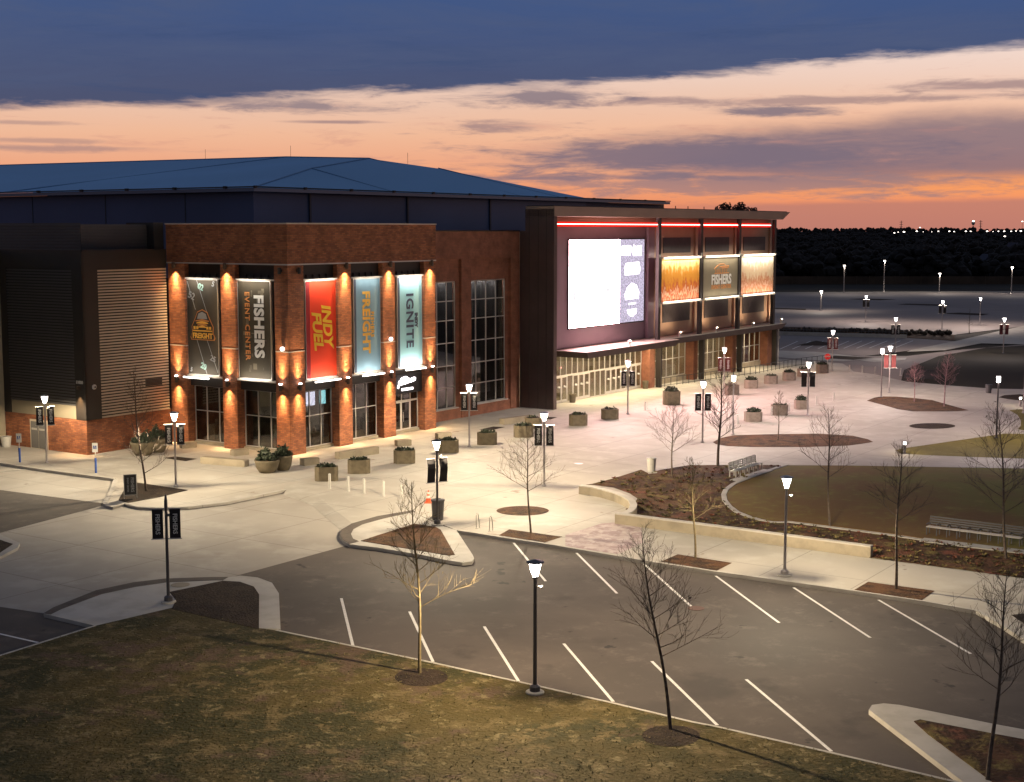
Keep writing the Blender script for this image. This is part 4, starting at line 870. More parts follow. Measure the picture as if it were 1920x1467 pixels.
# script sign over the doors
t = facade('restaurant_sign', 'dark hanging sign with glowing white script over the entrance doors', 'sign', 14.45, .30, 3.45, False)
b = MB(); b.box(-1.9, 1.9, .0, .08, -.15, 1.45); b.build('board', BLACK, t)
SG = emat('sign_glow', (1, .93, .96), 4.0)
b = MB(); pts = []
for i in range(70):
    q = i / 69; x = -1.25 + 2.2 * q; pts.append((x + .16 * sin(q * 50), -.05, .55 + .30 * q + .22 * abs(sin(q * 25)) * (1.5 if q < .35 else 1)))
b.path(pts, [.085] * 70, 5); b.path([(-1.35, -.05, .35), (-1.15, -.05, .75), (-.8, -.05, 1.15), (-.3, -.05, 1.2), (.1, -.05, 1.0)], [.09] * 5, 5); b.build('script', SG, t)
b = MB(); b.box(-.85, .65, -.06, -.02, .10, .30); b.build('underline', SG, t)
for (u, v, z, y, nm) in ((12.95, .95, 3.15, 0, 'above the glass doors under the white script sign'), (39.2, .9, 3.35, 0, 'in the lobby glazing behind the tall glass doors')):
    t = facade('exit_sign', 'small red glowing EXIT sign ' + nm, 'exit sign', u, v, z, False)
    b = MB(); b.box(-.16, .16, 0, .05, -.1, .1); b.build('box', emat('exit_body', (1, .05, .07), 2.5), t); lettering('EXIT', .14, WHITEE, t, 0, -.008, 0, 0, bold=.003, extr=.003)
for (x, w, c, nm) in ((3.35, 1.0, (.82, .78, .95), 'left television with a pale picture behind the corner window'), (4.72, .72, (.35, .75, .78), 'right television with a teal picture behind the corner window')):
    t = facade('television', nm, 'television', x, 1.0, 3.35, False)
    b = MB(); b.box(-w / 2 - .05, w / 2 + .05, 0, .06, -.05, 1.1); b.build('case', BLACK, t)
    m = emat('tv_picture', c, 4); nt = m.node_tree; tcn = nt.nodes.new('ShaderNodeTexCoord'); nn = nt.nodes.new('ShaderNodeTexVoronoi'); nn.inputs['Scale'].default_value = 4
    nt.links.new(tcn.outputs['Object'], nn.inputs['Vector']); rr = nt.nodes.new('ShaderNodeMapRange'); rr.inputs['To Min'].default_value = 1.2; rr.inputs['To Max'].default_value = 4; nt.links.new(nn.outputs['Color'], rr.inputs[0]); nt.links.new(rr.outputs[0], [n for n in nt.nodes if n.type == 'EMISSION'][0].inputs[1])
    b = MB(); b.box(-w / 2, w / 2, -.012, 0.0, 0, 1.05); b.build('screen', m, t)
t = facade('address_sign', 'small white building number 11000 on the dark pier', 'sign', -8.27, 13.35, 5.42, True); o = lettering('11000', .32, WHITEP, t, 0, -.02, 0, 0, bold=.012, name='number')
t = facade('alarm_bell', 'small round white device on the dark pier of the wing', 'alarm', -7.45, 12.74, 5.05, False)
b = MB(); b.lathe([(.19, 0), (.19, .06), (.1, .12)], 14)
for i, p in enumerate(b.v): b.v[i] = (p[0], -p[2], p[1])
b.build('dome', WHITEP, t); b = MB(); b.tube((0, -.12, 0), (0, -.15, 0), .07, n=10); b.build('centre', BLACK, t)

# LED wall
t = facade('led_screen', 'giant glowing white LED screen on the mauve wall under the red line', 'screen', 39.5, .16, 7.2, False)
b = MB(); b.box(-.12, 15.02, 0, .13, -.12, 8.62); b.build('cabinet', BLACK, t)
b = MB(); b.box(0, 9.75, -.03, -.001, 0, 8.5); b.build('bright_picture', emat('led_white', (1.0, .57, .60), 46.0, True), t)
m = emat('led_lavender', (.75, .66, .85), .95, True); nt = m.node_tree; em = [n for n in nt.nodes if n.type == 'EMISSION'][0]
tcn = nt.nodes.new('ShaderNodeTexCoord'); nn = nt.nodes.new('ShaderNodeTexNoise'); nn.inputs['Scale'].default_value = 6; nn.inputs['Detail'].default_value = 4; nt.links.new(tcn.outputs['Object'], nn.inputs['Vector'])
rr = nt.nodes.new('ShaderNodeMapRange'); rr.inputs['From Min'].default_value = .3; rr.inputs['From Max'].default_value = .7; rr.inputs['To Min'].default_value = .42; rr.inputs['To Max'].default_value = 1.2; nt.links.new(nn.outputs[0], rr.inputs[0]); nt.links.new(rr.outputs[0], em.inputs[1])
b = MB(); b.box(9.76, 14.9, -.03, -.001, 0, 8.5); b.build('side_picture', m, t)
for (x_, z_, w_, h_) in ((5.4, 3.3, .35, 1.3), (6.9, 3.3, .9, .35), (7.2, 3.3, .35, 1.3), (.7, 2.6, .5, .9)):
    b = MB(); b.box(x_, x_ + w_, -.045, -.031, z_, z_ + h_); b.build('faint_mark', emat('led_faint', (.95, .93, .94), 1.0), t)
LW = emat('led_symbol', (1, .97, 1), 2.2)
def blob(pts, nm='picture_symbol'):
    b = MB(); b.prof(pts, -.045, -.031); b.build(nm, LW, t)
blob([(9.9, 6.9), (11.9, 6.85), (12.1, 7.4), (12.5, 6.8), (14.3, 6.8), (14.3, 7.9), (13.0, 7.8), (12.6, 8.0), (12.3, 7.5), (12, 7.9), (10.2, 7.9), (9.9, 7.5)])
blob([(10.8, 4.8), (13.9, 4.9), (14.1, 5.4), (13.8, 6.2), (11.0, 6.1), (10.7, 5.6)])
blob([(10.9, 2.3), (13.7, 2.35), (13.9, 3.0), (13.3, 3.8), (12.3, 4.05), (11.3, 3.6), (10.8, 2.9)])
blob([(11.6, 1.75), (13.2, 1.8), (13.2, 2.0), (11.6, 1.95)]); blob([(11.3, 1.3), (13.4, 1.35), (13.3, .8), (12.9, .7), (12.6, .5), (11.9, .6), (11.4, .9)])

# lit picture boxes
def pic_mat(name, c_top, c_mid, c_low, c_bot, seed):
    m = nmat(name, c_mid, .8); nt = m.node_tree; L = nt.links; b = nt.nodes['Principled BSDF']; tc = nt.nodes.new('ShaderNodeTexCoord')
    s = nt.nodes.new('ShaderNodeSeparateXYZ'); L.new(tc.outputs['Object'], s.inputs[0])
    mp = nt.nodes.new('ShaderNodeMapping'); L.new(tc.outputs['Object'], mp.inputs[0]); mp.inputs['Scale'].default_value = (1.7, 1, .28); mp.inputs['Location'].default_value = (seed, 0, seed)
    n = nt.nodes.new('ShaderNodeTexNoise'); n.inputs['Scale'].default_value = 1.6; n.inputs['Detail'].default_value = 5; n.inputs['Distortion'].default_value = .4; L.new(mp.outputs[0], n.inputs['Vector'])
    n2 = nt.nodes.new('ShaderNodeTexVoronoi'); n2.inputs['Scale'].default_value = 2.6; L.new(tc.outputs['Object'], n2.inputs['Vector'])
    a = nt.nodes.new('ShaderNodeMath'); a.operation = 'MULTIPLY_ADD'; L.new(n.outputs[0], a.inputs[0]); a.inputs[1].default_value = 3.6
    q = nt.nodes.new('ShaderNodeMath'); q.operation = 'SUBTRACT'; L.new(s.outputs[2], q.inputs[0]); q.inputs[1].default_value = 1.8; L.new(q.outputs[0], a.inputs[2])
    a2 = nt.nodes.new('ShaderNodeMath'); a2.operation = 'MULTIPLY_ADD'; L.new(n2.outputs['Distance'], a2.inputs[0]); a2.inputs[1].default_value = .8; L.new(a.outputs[0], a2.inputs[2])
    r = nt.nodes.new('ShaderNodeMapRange'); r.inputs['From Max'].default_value = 5.0; L.new(a2.outputs[0], r.inputs[0])
    ramp = nt.nodes.new('ShaderNodeValToRGB'); L.new(r.outputs[0], ramp.inputs[0]); cr = ramp.color_ramp
    for i, (p, c) in enumerate([(0, c_bot), (.22, c_low), (.3, c_bot), (.38, c_low), (.55, c_mid), (.72, c_mid), (.86, c_top), (1, c_top)]):
        e = cr.elements[i] if i < 2 else cr.elements.new(p)
        e.position = p; e.color = tuple(c) + (1,)
    L.new(ramp.outputs[0], b.inputs['Base Color']); return m
PIC1 = pic_mat('concert_picture_a', (.95, .72, .30), (.85, .36, .03), (.62, .10, .02), (.85, .58, .36), 3)
PIC2 = pic_mat('concert_picture_b', (.95, .88, .74), (.88, .66, .42), (.65, .20, .07), (.88, .55, .38), 9)
PICM = nmat('olive_sign_face', (.22, .185, .12), .7, noise=(.6, .12))
STRW = emat('strip_warm', (1, .85, .7), 5)
def pic(label, u0, u1, mat, content=None, k=1.0):
    t = facade('picture_box', label, 'lit sign', u0, -1.62, 9.1, False, 'lit picture boxes above the long canopy'); w = u1 - u0; h = 4.6
    b = MB(); b.box(0, w, 0, .5, 0, h); b.build('box', [BRONZE], t)
    b = MB(); b.box(.02, w - .02, -.03, -.001, .02, h - .02); b.build('picture', mat, t)
    b = MB(); b.box(-.1, w + .1, -.3, .52, h + .005, h + .16); b.build('light_hood', LEDGE, t); b = MB(); b.box(-.1, w + .1, -.3, .52, -.16, -.005); b.build('light_hood', LEDGE, t)
    for zz in (h - .06, .01): b = MB(); b.box(.1, w - .1, -.29, -.25, zz, zz + .05); b.build('light_strip', STRW, t)
    light('top_strip', 'AREA', (w / 2, -.75, h + .3), 190 * k, (1, .88, .70), t, w * .95, .1, rot=(R(24), 0, 0)); light('bottom_strip', 'AREA', (w / 2, -.75, -.3), 110 * k, (1, .88, .70), t, w * .95, .1, rot=(R(180 - 24), 0, 0))
    if content: content(t, w, h)
    return t
def c_event(t, w, h):
    cx = w / 2 + .1
    lettering('FISHERS', 1.48, WINK, t, cx, -.06, 1.98, 0, 1.0, 1.0, bold=.05); lettering('EVENT CENTER', .62, ORANGE, t, cx, -.06, 1.18, 0, 1.18, 1, bold=.012)
    b = MB(); arc = [(cx - 1.9, 3.2), (cx - 1.2, 3.55), (cx - .4, 3.75), (cx + .5, 3.75), (cx + 1.0, 3.6)]
    b.path([(x, -.05, z) for x, z in arc], [.05] * 5, 5); b.path([(cx - .4, -.05, 2.75), (cx - .4, -.05, 3.45), (cx + 1.9, -.05, 3.5), (cx + 1.7, -.05, 3.3), (cx - .1, -.05, 3.3)], [.05] * 5, 5)
    b.path([(cx - 1.9, -.05, 2.72), (cx + 1.9, -.05, 2.72)], [.05] * 2, 5)
    for x in (-1.5, -1.1, -.7, .3, .8, 1.3): b.path([(cx + x, -.05, 2.78), (cx + x, -.05, 3.2)], [.03] * 2, 4)
    b.build('arena_emblem', ORANGE, t)
pic('lit picture of an orange concert crowd, nearest to the LED screen', 54.95, 63.75, PIC1, None, 1.2)
pic('lit olive sign with an arena emblem reading FISHERS EVENT CENTER', 64.75, 73.6, PICM, c_event, 1.0)
pic('lit picture of a pale crowd with raised hands at the far end', 74.6, 83.75, PIC2, None, 1.3)
# ================================================================== STREET LAMPS
LK = 3.0
LCOL = (1.0, .82, .56)
BANF = nmat('street_banner_cloth', (.022, .018, .018), .85); BANR = nmat('maroon_banner_cloth', (.16, .035, .035), .85)
def zat(x0, y0, ytop, z=0.0):
    p = G(x0, y0, z); d = ray(x0, ytop); return H + (p.y / d.y) * d.z
def street_lamp(px, py, label, *a_, pk=1.0, **k_):
    if 'power' in k_: k_['power'] *= pk
    return street_lamp_(px, py, label, *a_, **k_)
def street_lamp_(px, py, label, banners=None, head='lantern', power=900, top=None, rz=0.0, z0=0.0, dark=False, device=False, cloth=None, bz=2.75, foot=False, col=LCOL, txt=True, tilt=0.0):
    p = G(px, py, z0); Ht = top or 4.95
    t = thing('street_lamp', label, 'street lamp', p, rz, 'street lamps of the plaza and car parks')
    pm = POLE_D if dark else POLE
    b = MB(); b.lathe([(.16, 0), (.16, .06), (.10, .12), (.075, .18), (.06, Ht - .62)], 10); b.build('pole', pm, t)
    if foot:
        b = MB(); b.lathe([(.34, -.02), (.34, .06), (.30, .09)], 16); b.build('footing', CONC_K, t)
        b = MB(); b.lathe([(.19, .09), (.19, .26), (.11, .33)], 12); b.build('collar', pm, t)
    if head == 'lantern':
        b = MB(); b.lathe([(.085, Ht - .62), (.10, Ht - .58), (.225, Ht - .16), (.225, Ht - .12)], 16); b.build('lantern', LAMPG, t)
        b = MB(); b.lathe([(.31, Ht - .12), (.32, Ht - .08), (.16, Ht - .03), (.04, Ht)], 16); b.build('lamp_cap', pm, t)
        b = MB(); b.lathe([(.10, Ht - .70), (.11, Ht - .62)], 12)
        for k in range(4): a = k * pi / 2 + .5; b.tube((.10 * cos(a), .10 * sin(a), Ht - .62), (.27 * cos(a), .27 * sin(a), Ht - .12), .012, n=4)
        b.build('lantern_cage', pm, t)
    elif head == 'cylinder':
        b = MB(); b.lathe([(.14, Ht - .55), (.15, Ht - .5), (.15, Ht - .08)], 14); b.build('lantern', LAMPG, t)
        b = MB(); b.lathe([(.19, Ht - .08), (.19, Ht - .02), (.05, Ht)], 14); b.build('lamp_cap', pm, t)
    elif head == 'none':
        b = MB(); b.lathe([(.07, Ht - .62), (.075, Ht - .3), (.03, Ht)], 10); b.box(-.02, .16, -.05, .05, Ht - 1.0, Ht - .9); b.build('pole_top', pm, t)
    if head != 'none' and power: light('lamp_light', 'SPOT', (0, 0, Ht - .30), power * LK * (1 if px < 1130 or py > 1000 else .5), col if px < 1130 or py > 1000 else (1.0, .82, .72), t, .12, spot=R(168), blend=.35)
    if head != 'none' and power:
        even_spread([c for c in t.children if c.type == 'LIGHT'][0].data)
        light('lantern_glow', 'POINT', (0, 0, Ht - .36), power * (.22 if py > 1000 else .08), col, t, .12)
    if device:
        b = MB(); b.tube((0, 0, Ht - .95), (.22, -.08, Ht - .98), .02, n=5); b.lathe([(.05, 0), (.07, .05), (.05, .12)], 8, (.24, -.09, Ht - 1.05)); b.build('camera', WHITEP, t)
    if banners:
        bl = cloth or BANF; z1 = bz + 1.32
        b = MB()
        for z in (z1 + .02, bz - .02): b.tube((-.68, 0, z), (-.06, 0, z), .028, n=6); b.tube((.06, 0, z), (.68, 0, z), .028, n=6)
        b.build('banner_arm', WHITEP if not dark else POLE, t)
        for s in (-1, 1):
            q = MB(); n = 5; xs0, xs1 = (.14, .62) if s > 0 else (-.62, -.14)
            vs = []
            for j in range(n + 1):
                z = bz + (z1 - bz) * j / n; yy = tilt * sin(j / n * pi) + .008
                vs += [(xs0, yy - .012 + .02 * sin(j * 1.3 + s), z), (xs1, yy - .012 + .03 * sin(j * 1.1), z), (xs1, yy + .004 + .03 * sin(j * 1.1), z), (xs0, yy + .004 + .02 * sin(j * 1.3 + s), z)]
            fs = []
            for j in range(n):
                for k in range(4): fs.append((4 * j + k, 4 * j + (k + 1) % 4, 4 * j + 4 + (k + 1) % 4, 4 * j + 4 + k))
            fs += [(3, 2, 1, 0), tuple(range(4 * n, 4 * n + 4))]
            q.add(vs, fs); o = q.build('street_banner', bl, t)
            if txt: lettering('FISHERS' if txt is True else txt, .27, WINK, o, (xs0 + xs1) / 2, -.05 + min(0, tilt), (bz + z1) / 2, 90, 1, 1, bold=.006, extr=.004, name='lettering')
    return t
Lp = 1150
street_lamp(88, 868, 'lit lamp with two black banners before the grey service doors, leftmost in the photo', True, power=Lp, rz=R(18), device=True, pk=.5)
street_lamp(330, 912, 'lit lamp with two black banners by the sidewalk mulch triangle', True, power=Lp, rz=R(12), device=True)
street_lamp(316, 1130, 'unlit post with two black FISHERS banners on the corner island', True, head='none', rz=R(10), dark=True, foot=True, bz=2.95)
street_lamp(820, 985, 'lit lamp with two wind-turned banners beside the dark litter bin', True, power=Lp, rz=R(28), dark=True, device=True, foot=True, tilt=-.12, bz=2.5, txt=False)
street_lamp(880, 838, 'lit lamp with two dark banners before the tall gridded windows', True, power=Lp, device=False, bz=2.85)
street_lamp(1020, 912, 'lit lamp with two black banners right of the round mulch circle', True, power=Lp, device=True, bz=2.7, rz=R(-6))
street_lamp(1177, 777, 'lit lamp with two dark banners before the tall glass doors', True, power=900, device=True, bz=2.6)
street_lamp(1317, 830, 'lit lamp with two black banners between the dark bare tree and the pale bare tree', True, power=900, device=False, bz=2.55)
street_lamp(1374, 815, 'bright cylinder lamp at the tip of the long mulch bed', None, head='cylinder', power=900)
street_lamp(1357, 742, 'lit lamp with two maroon banners before the railing and bay windows', True, power=700, cloth=BANR, bz=2.5)
street_lamp(1514, 779, 'lit lamp with two dark banners in the middle of the right plaza', True, power=900, bz=2.6, txt=False)
street_lamp(1652, 745, 'bright cylinder lamp in the round-ended mulch bed', None, head='cylinder', power=800)
street_lamp(1667, 737, 'lit lamp with two maroon banners just behind the cylinder lamp of the far mulch bed', True, power=500, cloth=BANR, bz=2.6, txt=False)
street_lamp(1560, 696, 'lit lamp with two maroon banners beyond the plaza bollards', True, power=500, cloth=BANR, bz=2.6)
street_lamp(1868, 822, 'tall dark post with a bright cylinder head at the tip of the green lawn patch', None, head='cylinder', power=800, dark=True, top=5.1)
street_lamp(1471, 1080, 'lit lamp without banners on the walk before the seat wall', None, power=1000, foot=True, device=True)
street_lamp(1003, 1300, 'nearest lit lamp, on the front lawn beside the parking stripes', None, power=1300, foot=True, device=True, dark=True, col=(1, .78, .5))
street_lamp(1678, 662, 'lit lamp with two black banners beside the far planted strip', True, power=800, z0=FZ, bz=2.5)
street_lamp(1881, 663, 'lit lamp with two maroon banners on the diagonal path at the right', True, power=800, z0=FZ, cloth=BANR, bz=2.6, txt=False)
street_lamp(1919, 775, 'thin unlit dark post cut by the right edge of the photo', None, head='none', top=5.2)
street_lamp(1623, 604, 'small far lamp with banners in the middle of the far parking lot', True, power=1500, z0=FZ, txt=False, top=4.9)
street_lamp(1766, 618, 'small far lamp with banners at the edge of the far planted strip', True, power=1500, z0=FZ, txt=False)
street_lamp(1837, 610, 'small far lamp behind the thin pale tree in the far parking lot', None, power=1500, z0=FZ)
# far parking lot posts whose light runs down the pole
for x, y0, y1, nm in ((1539, 583, 545, 'nearest to the arena, in the far lot'), (1582, 549, 497, 'second from the arena'), (1657, 547, 488, 'third from the arena with a side head'), (1761, 549, 512, 'short one right of the middle'), (1896, 551, 500, 'in front of the far blue house')):
    p = G(x, y0, FZ); ht = zat(x, y0, y1, FZ) - FZ
    t = thing('car_park_lamp', 'tall thin car park post light, ' + nm, 'lamp post', p, 0, 'tall post lights at the back of the car park')
    b = MB(); b.lathe([(.2, 0), (.13, .4), (.10, ht - .3)], 8); b.build('pole', POLE, t)
    b = MB(); b.box(-.25, .3, -.25, .25, ht - .05, ht + .12); b.tube((0, 0, ht - .3), (0, 0, ht), .08, n=6); b.build('fixture', DARKM, t)
    b = MB(); b.box(-.24, .26, -.22, .22, ht - .34, ht - .06); b.build('lens', LAMPFAR, t)
    light('lamp_light', 'SPOT', (0, -.45, ht - .25), 1300, (1, .86, .72), t, .2, rot=(0, 0, 0), spot=R(168), blend=.4)
    even_spread([c for c in t.children if c.type == 'LIGHT'][0].data)
# low bollard lights
for x, y, nm in ((1696, 850, 'on the tip of the green lawn patch'), (1913, 762, 'on the upper lawn patch at the right edge')):
    t = thing('bollard_light', 'low glowing bollard light ' + nm, 'bollard light', G(x, y, .014), 0, 'low bollard lights')
    b = MB(); b.lathe([(.11, 0), (.11, .68)], 12); b.build('post', POLE, t); b = MB(); b.lathe([(.10, .68), (.10, .86)], 12); b.build('lens', LAMPG, t); b = MB(); b.lathe([(.13, .86), (.13, .92), (.05, .96)], 12); b.build('cap', POLE, t)
    light('lamp_light', 'POINT', (0, 0, .77), 90, (1, .82, .55), t, .08)

# ================================================================== BOLLARDS, PLANTERS, BENCHES
def bollard(x, y, h, label, z=0.0):
    t = thing('bollard', label, 'bollard', G(x, y, z), 0, 'pale metal bollards')
    b = MB(); b.lathe([(.085, 0), (.085, h - .04), (.06, h)], 10); b.build('post', WHITEP, t)
    b = MB(); b.lathe([(.13, 0), (.13, .025)], 10); b.build('base_plate', ALU, t)
bl = [((618.3, 917), 'leftmost of the five white bollards before the big planters'), ((653, 922), 'second from the left of the five white bollards before the big planters'), ((682.7, 926), 'middle one of the five white bollards before the big planters'),
      ((719, 931), 'fourth of the five white bollards, next to last before the cone'), ((753, 936.7), 'white bollard nearest the orange cone'),
      ((1210, 770), 'white bollard right of the lamp by the glass doors'), ((1246.5, 757), 'white bollard left of the planter behind the pale bare tree'), ((1383, 796), 'white bollard beside the cylinder lamp of the long bed'),
      ((1446.8, 780), 'white bollard left of the planter with the small tree before it'), ((1479.6, 772), 'white bollard right of the planter with the small tree before it'), ((1530.5, 759.5), 'white bollard right of the lamp in mid plaza, nearer one'),
      ((1563, 751.5), 'white bollard right of the lamp in mid plaza, farther one'), ((1527.5, 692), 'white bollard beside the last planter of the far row'), ((1593, 698), 'first white bollard right of the maroon banner lamp'),
      ((1617, 699.5), 'second white bollard right of the maroon banner lamp'), ((1641, 701.5), 'third white bollard right of the maroon banner lamp, left of the lamp pair'), ((1688.6, 704.5), 'white bollard right of the lamp pair at the plaza edge')]
for (x, y), nm in bl: bollard(x, y, 1.0 if x < 800 else .85, nm)

def shrub(mb, cx, cy, cz, rx, ry, rz, n, rnd, s=.12):
    for i in range(n):
        a = rnd.uniform(0, 2 * pi); q = rnd.random() ** .5; z = rnd.random()
        c = Vector((cx + rx * q * cos(a), cy + ry * q * sin(a), cz + rz * z * (1.15 - q * .7)))
        d = Vector((rnd.uniform(-1, 1), rnd.uniform(-1, 1), rnd.uniform(.1, 1))).normalized(); e = d.cross(Vector((rnd.uniform(-1, 1), rnd.uniform(-1, 1), .3))).normalized()
        l = s * rnd.uniform(.7, 1.6); w = s * .38
        mb.add([c, c + d * l * .5 + e * w, c + d * l, c + d * l * .5 - e * w], [(0, 1, 2, 3)])
PC = [groundmat('planter_cast_a', [(.15, .122, .08), (.11, .09, .06)], [0, (2.2, .4, .65)], .85, (30, .25, .01)), groundmat('planter_cast_b', [(.26, .21, .17), (.20, .16, .13)], [0, (2.2, .4, .65)], .85, (30, .25, .01))]
def planter(x, y, label, w=1.55, d=1.0, h=.95, seed=0, plants=45, tall=.26, m=0, rz=None):
    p = G(x, y, 0) + Vector((0, d * .45, 0)); rnd = random.Random(seed * 13 + 5)
    t = thing('planter', label, 'planter', p, (YAW * 0 + R(rnd.uniform(-6, 6)) + R(8)) if rz is None else rz, 'square-cut concrete planters with winter greens')
    c = .26; W2, D2 = w / 2, d / 2
    pl = lambda s: [(-W2 * s + c, -D2 * s), (W2 * s - c, -D2 * s), (W2 * s, -D2 * s + c), (W2 * s, D2 * s - c), (W2 * s - c, D2 * s), (-W2 * s + c, D2 * s), (-W2 * s, D2 * s - c), (-W2 * s, -D2 * s + c)]
    b = MB(); b.prism(pl(1), 0, h - .10); b.build('box', PC[m], t)
    o = pl(1.0); i_ = pl(.88); b = MB()
    for k in range(8):
        j = (k + 1) % 8; q = [o[k], o[j], i_[j], i_[k]]; b.prism(q, h - .10, h)
    b.build('rim', PC[m], t)
    b = MB(); b.prism(pl(.87), h - .099, h - .04); b.build('soil', MULCH_D, t)
    if plants:
        b = MB(); shrub(b, 0, 0, h - .05, W2 * .8, D2 * .8, tall, plants * 3, rnd, .16); b.build('greenery', LEAF, t)
P = [(610.6, 903, 'planter with low dark greens behind the leftmost bollard'), (672, 889, 'planter with bushy greens in front of the long concrete bench'), (757.5, 870, 'planter with tufted greens just below the small concrete cube'), (840, 850, 'planter behind the lamp with the wind-turned banners'),
     (913, 835, 'planter right of the lamp before the gridded windows'), (981.7, 821, 'planter behind the bare tree of the round mulch circle'), (1000, 804, 'planter half hidden behind the lamp near the dark wall', 1.4, 1.0, .9, 7, 10), (1084.5, 799, 'planter with dark greens beyond the dark fin wall'), (1144, 787, 'planter with a bare rim of soil left of the door lamp', 1.5, 1.0, .9, 9, 14),
     (1260, 760, 'planter with spiky greens behind the pale bare tree', 1.6, 1.1, 1.3, 10, 90, .6), (1372.6, 741, 'planter behind the bright cylinder lamp', 1.5, 1.0, 1.0, 11, 8, .3, 1), (1409.6, 729, 'planter with bushy greens right of the dark bare tree', 1.4, 1.0, .9, 12, 80, .5, 1), (1446.6, 720.5, 'planter with thin greens, fourth from the end of the railing row', 1.4, 1.0, .9, 13, 20, .2, 1),
     (1481, 714, 'planter with dark greens left of the mid plaza banners', 1.4, 1.0, .9, 14, 70, .4, 1), (1508, 707, 'planter hidden behind the mid plaza lamp banners', 1.4, 1.0, .9, 15, 20, .3, 1), (1543, 700, 'last planter of the railing row, before the stop sign', 1.4, 1.0, 1.0, 16, 50, .4, 1),
     (1413.6, 791.5, 'planter with round tufted greens left in the plaza trio', 1.5, 1.1, .85, 17, 90, .45, 1), (1463, 779.5, 'pinkish planter with bare soil in the middle of the plaza trio', 1.45, 1.1, .95, 18, 12, .2, 1), (1503.5, 768, 'planter with tall greens by the mid plaza lamp post', 1.2, 1.0, .85, 19, 80, .6, 1)]
for i, a in enumerate(P):
    x, y, nm = a[:3]; r = a[3:]
    kw = dict(zip(('w', 'd', 'h', 'seed', 'plants', 'tall', 'm'), r)); kw.setdefault('seed', i); kw['tall'] = kw.get('tall', .26) * .8
    planter(x, y, nm, **kw)
def bowl(x, y, r, h, label, seed, m, tall=.6, n=220):
    p = G(x, y, 0) + Vector((0, r * .8, 0)); t = thing('bowl_planter', label, 'planter', p, 0, 'round bowl planters'); rnd = random.Random(seed)
    b = MB(); b.lathe([(r * .62, 0), (r * .86, h * .35), (r, h * .85), (r * 1.02, h), (r * .9, h), (r * .88, h - .08), (.01, h - .08)], 24); b.build('bowl', PC[m], t, True)
    b = MB(); shrub(b, 0, 0, h - .05, r * .85, r * .85, tall, n, rnd, .2)
    for k in range(5):
        a = rnd.uniform(0, 6); q = r * .4; c = (q * cos(a), q * sin(a)); shrub(b, c[0], c[1], h, .25, .25, tall * 1.6, 40, rnd, .2)
    b.build('greenery', LEAF, t)
bowl(498, 889, .86, .9, 'left round bowl planter with dark greens before the corner pillar', 1, 0, .5); bowl(529, 884, .66, 1.05, 'right round bowl planter with dark greens before the corner pillar', 2, 0, .42)
bowl(264, 856, .95, 1.0, 'wide bowl planter behind the thin street tree by the metal wing', 3, 0, .5); bowl(293, 850, .72, 1.1, 'round bowl planter against the brick base of the metal wing', 4, 0, .6)

def block(a, b_, wid, h, label, z=0.0):
    p, q = G(*a, z), G(*b_, z); d = q - p; L_ = d.length; t = thing('concrete_bench', label, 'bench', (p + q) / 2, math.atan2(d.y, d.x), 'cast concrete benches and cubes')
    c = .04; w2 = L_ / 2
    b = MB(); pts = [(-w2, c), (-w2, h - c), (-w2 + c, h), (w2 - c, h), (w2, h - c), (w2, c), (w2 - c, 0), (-w2 + c, 0)]; b.prof(pts, 0, wid); b.build('block', CONC_W, t)
block((375.5, 869.5), (458.5, 876.5), .55, .48, 'long pale concrete bench before the left brick pillars')
block((342, 842), (369, 839.5), .62, .45, 'small concrete cube left, by the lamp near the mulch triangle'); block((438.5, 856), (467, 853), .62, .45, 'small concrete cube at the upper right end of the left bench')
block((571, 874.5), (599, 871), .65, .5, 'small concrete cube left of the planter with bushy greens'); block((637.5, 862), (711, 851), .6, .52, 'long concrete bench before the teal banner bays')
block((745.7, 838), (771.7, 836), .62, .48, 'small concrete cube above the planter with tufted greens'); block((822, 825), (847, 823), .6, .5, 'small concrete cube behind the planter of the turned banners')
block((945, 797), (1001, 789.5), .6, .5, 'long dark concrete bench near the dark fin wall')

# litter bins
def bin_(x, y, label, r=.30, h=.95, m=None, z=0.0, lid=True):
    t = thing('litter_bin', label, 'litter bin', G(x, y, z), 0, 'round litter bins')
    b = MB(); b.lathe([(r * .8, 0), (r * .84, .05), (r, h * .86), (r, h * .9)], 16); b.build('body', m or WHITEP, t)
    b = MB(); b.lathe([(r * 1.08, h * .9), (r * 1.08, h * .96), (r * .5, h), (r * .45, h * .97)], 16); b.build('lid', m or WHITEP, t)
bin_(1221.5, 884, 'white litter bin at the corner of the planted bed', .33, 1.0, None, .03); bin_(821, 975, 'dark litter bin behind the banner lamp of the traffic island', .38, 1.25, POLE_D)
bin_(12, 838, 'pale litter bin at the left edge of the photo', .40, .85); bin_(1073.5, 755, 'pale litter bin before the first glass doors', .34, .85, PC[0]); bin_(1210, 729, 'pale litter bin against the brick pillar right of the doors', .34, .85, PC[0])
bin_(1853.5, 737, 'dark litter bin by the verge right of the far mulch bed', .33, .9, POLE_D)

# traffic cone
t = thing('traffic_cone', 'orange traffic cone with white bands near the last bollard', 'traffic cone', G(803.3, 943, 0))
OR = nmat('cone_orange', (.85, .10, .03), .5); b = MB(); b.box(-.24, .24, -.24, .24, 0, .05); b.build('base', OR, t)
b = MB(); b.lathe([(.17, .05), (.13, .30)], 14); b.lathe([(.095, .45), (.075, .55)], 14); b.lathe([(.05, .68), (.03, .78)], 14); b.build('cone', OR, t)
b = MB(); b.lathe([(.13, .30), (.095, .45)], 14); b.lathe([(.075, .55), (.05, .68)], 14); b.build('reflective_band', WHITEP, t)
